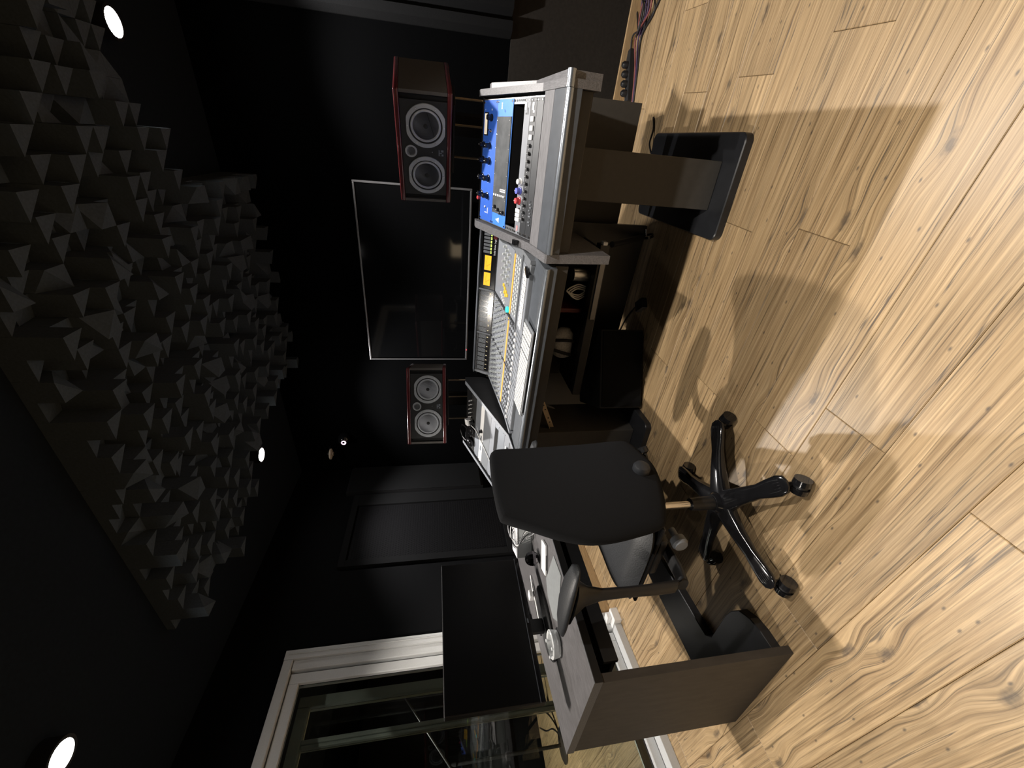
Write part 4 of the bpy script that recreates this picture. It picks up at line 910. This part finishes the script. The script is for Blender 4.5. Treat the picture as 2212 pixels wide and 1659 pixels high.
# power strip and cables along the front wall
t = thing('power_strip', 'black power strip with plugs on the floor by the front wall', 'power strip', T=Matrix.Translation((0.43, 3.065, 0)) @ Matrix.Rotation(R(22), 4, 'Z'))
obj('case', G().rbox(-0.15, 0.15, -0.025, 0.025, 0, 0.035, 0.005), M['rubber'], t)
for i, x in enumerate((-0.10, -0.045, 0.01, 0.065)):
    obj('plug', G().rev([(0.021, 0.0355), (0.020, 0.060), (0.012, 0.070), (0.0001, 0.072)], 14, (x, 0.002*(i % 2), 0)), M['black'], t, smooth=40)
solo('power_lead', G().tube([(0.58, 3.125, 0.02), (0.64, 3.10, 0.03), (0.66, 3.02, 0.008), (0.72, 2.90, 0.008), (0.80, 2.84, 0.008), (0.95, 2.80, 0.008), (1.2, 2.85, 0.008)], 0.005, 8), M['cable'], 'black power lead curving out of the power strip towards the right', 'cable', smooth=60)
for i in range(11):
    yy = 2.90+0.018*i; zz = 0.008+0.012*(i % 3)
    pts = [(0.20, 2.93+0.006*i, 0.006), (0.45, 2.985+0.006*(i % 4), zz*0.5), (0.62, 3.02+0.012*(i % 3), zz), (0.72, yy+0.03*math.sin(i*2.1), zz+0.01*(i % 2)), (0.84, yy+0.05*math.sin(i*1.3+1), zz+0.02), (1.0, yy+0.06*math.sin(i), zz+0.01), (1.35, 3.0+0.02*i-0.1, 0.01)]
    if i > 2: pts = pts[2:]
    nm = ('black', 'purple', 'red', 'black', 'grey')[i % 5]; m_ = (M['cable'], M['cablep'], M['cabler'], M['cable'], M['cablep'])[i % 5]
    lab = 'tangled audio cable in the bundle along the front wall' if i > 2 else ('%s cable running along the floor past the power strip' % ('black', 'purple', 'red')[i])
    solo('audio_cable', G().tube(pts, 0.0052, 7), m_, lab, 'cable', 'tangled cables on the floor by the front wall', smooth=60)
solo('wall_lead', G().tube([(0.20, 2.62, 0.006), (0.14, 2.585, 0.006), (0.07, 2.565, 0.02), (0.02, 2.545, 0.006)], 0.005, 8), M['cable'], 'short black lead on the floor under the right modesty panel', 'cable', smooth=60)

# ================================================================== LEFT WORK DESK
wd = thing('work_desk', 'dark ash laminate work desk with a brown side panel beside the glass door', 'desk', (-1.76, 1.1, 0))
def wk(name, g, m, smooth=None, **k): return obj(name, g, m, wd, smooth, wc=True, **k)
wk('desk_top', G().prism([(-1.474, 0.557), (-1.474, 1.62), (-2.26, 1.66), (-2.06, 0.557)], 0.7265, 0.757, 'z'), M['desk'])
wk('front_edge', G().box(-1.4735, -1.4715, 0.557, 1.62, 0.7265, 0.7542), M['black'])
wk('edge_highlight', G().box(-1.4735, -1.4715, 0.557, 1.62, 0.7545, 0.757), M['silver'])  # silver strip painted in for the highlight along the desk edge
wk('side_panel', G().rbox(-2.045, -1.478, 0.557, 0.585, 0.0, 0.726, 0.001), M['desk_side'])
wk('base_plate', slab([(-2.09, 0.586), (-1.519, 0.586), (-1.519, 0.66), (-1.530, 0.715), (-1.56, 0.765), (-1.607, 0.79), (-1.655, 0.800), (-1.835, 0.802), (-1.868, 0.83), (-1.875, 0.90), (-1.888, 1.098), (-1.905, 1.45), (-2.095, 1.45)], 0, 0.04, 0.003), M['plate'])
wk('cross_rail', G().rbox(-2.03, -2.01, 0.586, 1.60, 0.60, 0.726, 0.002), M['black'])
wk('far_leg', G().rbox(-2.10, -1.95, 1.585, 1.61, 0.0, 0.726, 0.001), M['desk_side'])
tr = wk('keyboard_tray', G().rbox(-1.93, -1.53, 0.63, 1.50, 0.640, 0.656, 0.002), M['black'])
obj('tray_front', G().rbox(-1.529, -1.512, 0.63, 1.50, 0.634, 0.690, 0.002), M['black'], tr)
obj('slide', G().box(-1.90, -1.55, 0.590, 0.602, 0.662, 0.694).box(-1.90, -1.55, 1.505, 1.517, 0.662, 0.694), M['steel'], tr)
wk('drawer_pull', G().rbox(-1.72, -1.64, 0.70, 0.708, 0.665, 0.69, 0.002).rbox(-1.60, -1.56, 0.90, 0.905, 0.66, 0.69, 0.002), M['steel'])

# monitor
mon = thing('monitor', 'wide black computer monitor with a thin light rim on the work desk', 'monitor', (-1.87, 0.98, 0.757))
def mo(name, g, m, parent=None, smooth=None): return obj(name, g, m, parent or mon, smooth, wc=True)
mo('screen', G().box(-1.8505, -1.8485, 0.668, 1.294, 0.866, 1.2315), M['matte'])
mo('case', G().rbox(-1.885, -1.851, 0.664, 1.298, 0.842, 1.235, 0.004), M['black'])
mo('rim', G().box(-1.8495, -1.8475, 0.664, 1.298, 1.2318, 1.2338).box(-1.8495, -1.8475, 0.664, 1.298, 0.8615, 0.8645), M['silver'])
mo('chin', G().rbox(-1.8508, -1.8475, 0.664, 1.298, 0.842, 0.8612, 0.001), M['blackg'])
mo('badge', G().box(-1.8474, -1.8470, 0.968, 0.988, 0.850, 0.856), M['silver'])
mo('neck', G().rbox(-1.915, -1.887, 0.945, 1.005, 0.775, 1.0, 0.004), M['black'])
mo('foot', G().at(Matrix.Translation((-1.885, 0.985, 0.757)) @ Matrix.Diagonal((0.085, 0.17, 1, 1))).rev([(1.0, 0.0), (1.0, 0.010), (0.93, 0.016), (0.0001, 0.0175)], 40), M['black'], smooth=35)
# soundbar-like dark strip left of the foot is the foot's own shadow; ashtray in clear glass
t = thing('ashtray', 'round clear glass ashtray on the work desk by the armrest', 'ashtray', (-1.775, 0.832, 0.757))
obj('bowl', G().rev([(0.0001, 0.0), (0.040, 0.0), (0.050, 0.006), (0.055, 0.036), (0.050, 0.040), (0.042, 0.036), (0.036, 0.012), (0.0001, 0.009)], 32), M['crystal'], t, smooth=40)
for i in range(4):
    a = R(45+90*i); obj('rest', G().rbox(0.046*math.cos(a)-0.006, 0.046*math.cos(a)+0.006, 0.046*math.sin(a)-0.006, 0.046*math.sin(a)+0.006, 0.0405, 0.045, 0.002, 1), M['crystal'], t)
obj('ash', G().rev([(0.030, 0.0095), (0.02, 0.013), (0.0001, 0.012)], 20), mat('grey_ash', (0.10, 0.09, 0.085), 0.95, scale=200, var=0.5), t)
solo('desk_mat', G().prism([(-1.710, 1.085), (-1.510, 1.060), (-1.490, 0.950), (-1.700, 0.880), (-1.760, 0.930), (-1.755, 1.03)], 0.7572, 0.760, 'z'), M['pad'], 'grey desk mat lying at the front of the work desk under the armrest', 'desk mat')
t = thing('tablet', 'small white tablet lying near the front edge of the work desk', 'tablet', T=Matrix.Translation((-1.640, 1.145, 0.7575)) @ Matrix.Rotation(R(28), 4, 'Z'))
obj('body', G().rbox(-0.072, 0.072, -0.035, 0.035, 0, 0.012, 0.004), M['white'], t, smooth=40)
obj('button_strip', G().box(-0.045, 0.025, -0.0355, -0.0352, 0.004, 0.008), M['dgrey'], t)
t = thing('glass_ball', 'small dark faceted glass ball between the tablet and the grey case', 'ornament', (-1.755, 1.225, 0.757))
obj('ball', G().sphere((0, 0, 0.036), 0.036, 10, 0.98), mat('dark_faceted_glass', (0.30, 0.29, 0.31), 0.07, metal=1.0, spec=0.8), t)
t = thing('audio_interface', 'pale grey metal audio interface box behind the glass ball', 'audio interface', T=Matrix.Translation((-1.86, 1.40, 0.7573)) @ Matrix.Rotation(R(32), 4, 'Z'))
obj('case', G().rbox(-0.06, 0.13, -0.055, 0.075, 0.0, 0.075, 0.003), M['boxg'], t)
obj('lit_top', G().rbox(-0.062, 0.132, -0.057, 0.077, 0.0755, 0.081, 0.002), M['white'], t)  # box top whitened for the lamplight falling on it
solo('wall_plug', G().rbox(-1.955, -1.925, 1.60, 1.635, 0.862, 0.90, 0.004), M['white'], 'tiny white adapter beside the end of the left rack', 'adapter') if False else None
for i in range(4):
    pts = [(-1.90+0.01*i, 1.53, 0.763), (-1.85+0.012*i, 1.50, 0.80+0.02*i), (-1.82+0.01*i, 1.43-0.01*i, 0.850+0.008*i), (-1.84+0.015*i, 1.37, 0.853), (-1.80+0.02*i, 1.33-0.01*i, 0.846), (-1.76+0.012*i, 1.345+0.01*i, 0.80), (-1.70+0.02*i, 1.33, 0.764), (-1.62+0.03*i, 1.30-0.03*i, 0.7615)]
    solo('interface_lead', G().tube(pts, 0.0026, 6), (M['cableg'], M['cable'], M['cablew'], M['cableg'])[i], ('thin grey lead looped over the audio interface', 'thin black lead looped over the audio interface', 'thin white lead looped over the audio interface', 'grey lead curling down from the audio interface to the desk')[i], 'cable', 'leads on the audio interface', smooth=60)
for i in range(2):
    solo('monitor_lead', G().tube([(-1.98-0.03*i, 1.28, 0.762), (-1.97, 1.20-0.02*i, 0.77), (-1.985-0.02*i, 1.12, 0.765), (-2.02-0.02*i, 1.0, 0.762)], 0.004, 8), (M['cablew'], M['cable'])[i], ('white lead on the desk behind the monitor foot', 'black lead on the desk behind the monitor foot')[i], 'cable', 'leads behind the monitor', smooth=60)
solo('white_charger', G().rbox(-2.02, -1.98, 1.165, 1.205, 0.7575, 0.79, 0.004), M['white'], 'small white charger on the desk behind the monitor', 'charger')

# ================================================================== OFFICE CHAIR
HX, HY = -1.19, 1.01
ch = thing('office_chair', 'black swivel office chair seen from behind, with armrests and five castors', 'chair', (HX, HY, 0))
def cc(name, g, m, parent=None, smooth=None): return obj(name, g, m, parent or ch, smooth, wc=True)
cc('hub', G().rev([(0.030, 0.066), (0.048, 0.072), (0.052, 0.10), (0.044, 0.128), (0.034, 0.145), (0.0001, 0.146)], 28, (HX, HY, 0)), M['blackg'], smooth=40)
for k in range(5):
    a = R(39.3+72*k); d = Vector((math.cos(a), math.sin(a), 0)); s = Vector((-math.sin(a), math.cos(a), 0)); c0 = Vector((HX, HY, 0))
    def sec(r, z, w, h): return (c0+d*r+Vector((0, 0, z)), s*w, Vector((0, 0, h)))
    leg = cc('leg', G().loft([sec(0.030, 0.100, 0.046, 0.028), sec(0.07, 0.102, 0.040, 0.026), sec(0.14, 0.100, 0.032, 0.021), sec(0.21, 0.093, 0.027, 0.016), sec(0.26, 0.088, 0.034, 0.0145), sec(0.30, 0.084, 0.037, 0.0125), sec(0.325, 0.081, 0.030, 0.009), sec(0.336, 0.080, 0.012, 0.004)], 18, 3.0), M['blackg'], smooth=40)
    # ridges on the foot
    gr = G()
    for q in range(5):
        gr.tube([c0+d*(0.245)+s*(-0.018+q*0.009)+Vector((0, 0, 0.1015)), c0+d*(0.29)+s*(-0.020+q*0.010)+Vector((0, 0, 0.0965)), c0+d*(0.312)+s*(-0.018+q*0.009)+Vector((0, 0, 0.0925))], 0.0016, 5, 3)
    obj('grip_ridge', gr, M['black'], leg, wc=True)
    wa = a+R((35, -20, 60, 15, -50)[k]); wd_ = Vector((-math.sin(wa), math.cos(wa), 0)); wc_ = c0+d*0.325+Vector((math.cos(wa), math.sin(wa), 0))*0.012+Vector((0, 0, 0.030))
    cas = cc('caster', G().cyl(c0+d*0.318+Vector((0, 0, 0.045)), c0+d*0.318+Vector((0, 0, 0.074)), 0.009).cyl(wc_-wd_*0.006, wc_+wd_*0.006, 0.024, n=18), M['black'], smooth=40)
    for sgn in (-1, 1):
        obj('wheel', G().cyl(wc_+wd_*sgn*0.0065, wc_+wd_*sgn*0.027, 0.030, 0.028, n=22), M['blackg'], cas, smooth=40, wc=True)
cc('gas_sleeve', G().rev([(0.028, 0.1465), (0.027, 0.20), (0.024, 0.245), (0.0001, 0.246)], 24, (HX, HY, 0)), M['black'], smooth=40)
cc('gas_rod', G().rev([(0.014, 0.2465), (0.014, 0.43), (0.0001, 0.43)], 20, (HX, HY, 0)), M['chrome'], smooth=40)
cc('mechanism', G().rbox(-1.36, -1.06, 0.92, 1.10, 0.430, 0.485, 0.012, 3).rbox(-1.30, -1.12, 0.80, 1.22, 0.470, 0.497, 0.006), M['black'], smooth=40)
# seat cushion: rounded slab with a waterfall front
def cushion(x0, x1, y0, y1, z, th, nx=14, ny=14):
    vs = []; top = []; 
    def sup(u): return (1-abs(u)**5)
    for side in (1, -1):
        for i in range(nx+1):
            for j in range(ny+1):
                u, v_ = -1+2*i/nx, -1+2*j/ny
                # rounded-square plan
                m_ = max(abs(u), abs(v_)); q = (abs(u)**4+abs(v_)**4)**0.25 or 1; k = m_/q if q else 1
                px, py = u*k if m_ else 0, v_*k if m_ else 0
                hgt = th/2*(max(0.0, 1-m_**6))**0.5
                dz = -0.035*max(0, -u-0.35)**2 - 0.010*(1-abs(v_))*0.5
                vs.append(((x0+x1)/2+px*(x1-x0)/2, (y0+y1)/2+py*(y1-y0)/2, z+side*hgt+dz))
    n = (nx+1)*(ny+1); fs = []
    for i in range(nx):
        for j in range(ny):
            a_, b_, c_, d_ = i*(ny+1)+j, (i+1)*(ny+1)+j, (i+1)*(ny+1)+j+1, i*(ny+1)+j+1
            fs += [(a_, b_, c_, d_), (n+a_, n+d_, n+c_, n+b_)]
    return G().add(vs, fs)
cc('seat', cushion(-1.50, -1.02, 0.775, 1.245, 0.545, 0.085), M['leather'], smooth=60)
cc('seat_pan', G().rbox(-1.47, -1.06, 0.80, 1.22, 0.498, 0.512, 0.006), M['black'])
# backrest outline (y, z) seen on the plane x = -1
OUT = [(1.162, 1.030), (1.162, 0.916), (1.171, 0.692), (1.182, 0.545), (1.172, 0.490), (1.102, 0.462), (1.041, 0.446), (0.966, 0.455), (0.863, 0.490), (0.800, 0.520), (0.767, 0.550), (0.744, 0.651), (0.732, 0.735), (0.734, 0.811), (0.760, 0.894), (0.800, 0.974), (0.835, 1.045), (0.860, 1.063), (0.975, 1.068), (1.098, 1.063), (1.145, 1.055)]
def smooth_loop(P, sub=4):
    Q = []; n = len(P)
    for i in range(n):
        a_, b_, c_, d_ = [Vector(P[(i+k) % n]) for k in (-1, 0, 1, 2)]
        for k in range(sub):
            t_ = k/sub; Q.append(0.5*((2*b_)+(c_-a_)*t_+(2*a_-5*b_+4*c_-d_)*t_*t_+(3*b_-a_-3*c_+d_)*t_**3))
    return Q
loop = smooth_loop(OUT); cy0, cz0 = 0.955, 0.77
def bx_(y, z): return -0.985 - 0.9*(y-cy0)**2 - 0.12*(z-0.60)**2
rings = []
for sc_, off in ((0.0, 0.024), (0.35, 0.024), (0.7, 0.0235), (0.90, 0.021), (0.97, 0.014), (1.0, 0.0), (0.99, -0.018), (0.95, -0.028), (0.7, -0.032), (0.35, -0.033), (0.0, -0.033)):
    ring = []
    for p in loop:
        y, z = cy0+(p.x-cy0)*sc_, cz0+(p.y-cz0)*sc_
        x = bx_(y, z); k = -bx_(p.x, p.y)/1.0
        y = y*(1+(k-1)*sc_); z = 1.25+(z-1.25)*(1+(k-1)*sc_)
        ring.append((x+off, y, z))
    rings.append(ring)
n = len(loop); vs = [p for r_ in rings for p in r_]
fs = [(k*n+i, k*n+(i+1) % n, (k+1)*n+(i+1) % n, (k+1)*n+i) for k in range(len(rings)-1) for i in range(n)]
gB = G().add(vs, fs)
bmB = gB.mesh('backrest', M['fabric'], 50)
bm = bmesh.new(); bm.from_mesh(bmB); bmesh.ops.remove_doubles(bm, verts=bm.verts, dist=1e-5); bmesh.ops.recalc_face_normals(bm, faces=bm.faces); bm.to_mesh(bmB); bm.free()
o = link('backrest', bmB, ch, wmat(ch).inverted())
cc('back_bar', G().tube([(-1.02, 1.01, 0.56), (-1.00, 1.01, 0.50), (-1.03, 1.01, 0.462), (-1.10, 1.01, 0.452)], 0.020, 10), M['black'], smooth=50)
cc('back_knob', G().at(Matrix.Translation((-0.958, 0.985, 0.533)) @ Matrix.Rotation(R(90), 4, 'Y')).rev([(0.026, -0.025), (0.030, -0.012), (0.031, 0.008), (0.026, 0.018), (0.014, 0.024), (0.0001, 0.025)], 20), M['dgrey'], smooth=30)
cc('tension_knob', G().at(Matrix.Translation((-1.125, 0.800, 0.435)) @ Matrix.Rotation(R(90), 4, 'X')).rev([(0.012, -0.05), (0.012, -0.012), (0.026, -0.010), (0.028, 0.012), (0.022, 0.022), (0.0001, 0.023)], 18), M['mgrey'], smooth=30)
cc('height_lever', G().tube([(-1.22, 1.09, 0.455), (-1.19, 1.20, 0.44), (-1.17, 1.30, 0.425)], [0.008, 0.008, 0.016], 8), M['black'], smooth=50)
cc('tilt_lever', G().tube([(-1.06, 1.06, 0.445), (-1.03, 1.12, 0.43), (-1.00, 1.15, 0.44)], [0.009, 0.009, 0.02], 8), M['black'], smooth=50)
for s in (-1, 1):
    yb = HY + s*0.325; yc = HY + s*0.300
    arm = cc('armrest', G().loft([((-1.195, HY+s*0.15, 0.448), (0, 0, 0.012), (0.03, 0, 0)), ((-1.195, HY+s*0.28, 0.450), (0, 0, 0.012), (0.03, 0, 0)), ((-1.195, yb-s*0.006, 0.458), (0, -s*0.010, 0.012), (0.028, 0, 0)), ((-1.195, yb, 0.49), (0, s*0.013, 0), (0.026, 0, 0)), ((-1.2, yb, 0.56), (0, s*0.013, 0), (0.024, 0, 0)), ((-1.2, yb-s*0.002, 0.66), (0, s*0.012, 0), (0.021, 0, 0)), ((-1.205, yb-s*0.006, 0.74), (0, s*0.013, 0), (0.024, 0, 0)), ((-1.215, yb-s*0.012, 0.79), (0, s*0.018, 0), (0.045, 0, 0)), ((-1.235, yb-s*0.018, 0.818), (0, s*0.028, 0), (0.085, 0, 0)), ((-1.25, yb-s*0.02, 0.826), (0, s*0.034, 0), (0.11, 0, 0))], 18, 2.8), M['black'], smooth=50)
    obj('arm_pad', G().loft([((-1.085, yc, 0.832), (0, 0.014, 0), (0, 0, 0.004)), ((-1.105, yc, 0.838), (0, 0.030, 0), (0, 0, 0.010)), ((-1.18, yc, 0.844), (0, 0.043, 0), (0, 0, 0.0145)), ((-1.28, yc, 0.845), (0, 0.046, 0), (0, 0, 0.0145)), ((-1.37, yc, 0.841), (0, 0.038, 0), (0, 0, 0.013)), ((-1.425, yc, 0.835), (0, 0.024, 0), (0, 0, 0.009)), ((-1.445, yc, 0.831), (0, 0.009, 0), (0, 0, 0.004))], 20, 2.4), M['leather'], arm, smooth=60, wc=True)

# ================================================================== RECORDING ROOM BEHIND THE GLASS
t = thing('microphone_stand', 'black microphone stand with a round base in the room behind the glass', 'microphone stand', (-5.26, 1.50, 0))
obj('base', G().rev([(0.15, 0.0), (0.15, 0.012), (0.13, 0.022), (0.03, 0.03), (0.0001, 0.03)], 32), M['black'], t, smooth=35)
obj('pole', G().cyl((0, 0, 0.03), (0, 0, 1.15), 0.016, n=14), M['black'], t, smooth=40)
obj('boom', G().cyl((0.0, -0.05, 1.13), (0.25, 0.55, 1.62), 0.010, n=12), M['black'], t, smooth=40)
obj('clutch', G().cyl((0, 0, 1.10), (0, 0, 1.18), 0.024, n=14), M['black'], t, smooth=40)
for i in range(2):
    solo('microphone_cable', G().tube([(-5.24, 1.52+0.02*i, 0.04), (-5.35, 1.62+0.05*i, 0.008), (-5.6, 1.75+0.12*i, 0.008), (-5.95, 1.85+0.22*i, 0.008), (-6.3, 2.0+0.3*i, 0.008)], 0.007, 8), M['cable'], ('black cable leaving the microphone stand base, the nearer one', 'black cable leaving the microphone stand base, the farther one')[i], 'cable', 'cables of the microphone stand', smooth=60)
t = thing('acoustic_screen', 'dark acoustic screen on the far wall of the recording room', 'acoustic screen', (-6.42, 1.6, 0.4))
obj('frame', G().box(0.001, 0.05, -1.4, 1.4, 0, 1.8), M['cloth'], t)
# unseen warm source mirrored in the television; its lamp form is made up
t = thing('rear_glow_box', 'warm glowing box of made-up form by the rear wall, mirrored in the television', 'lamp', (-1.86, -2.17, 0))
obj('base', G().rbox(-0.15, 0.15, -0.1, 0.1, 0.0, 0.34, 0.004), M['desk_side'], t)
obj('glow_body', G().rbox(-0.15, 0.15, -0.1, 0.1, 0.3405, 0.93, 0.006), M['rear_glow'], t)
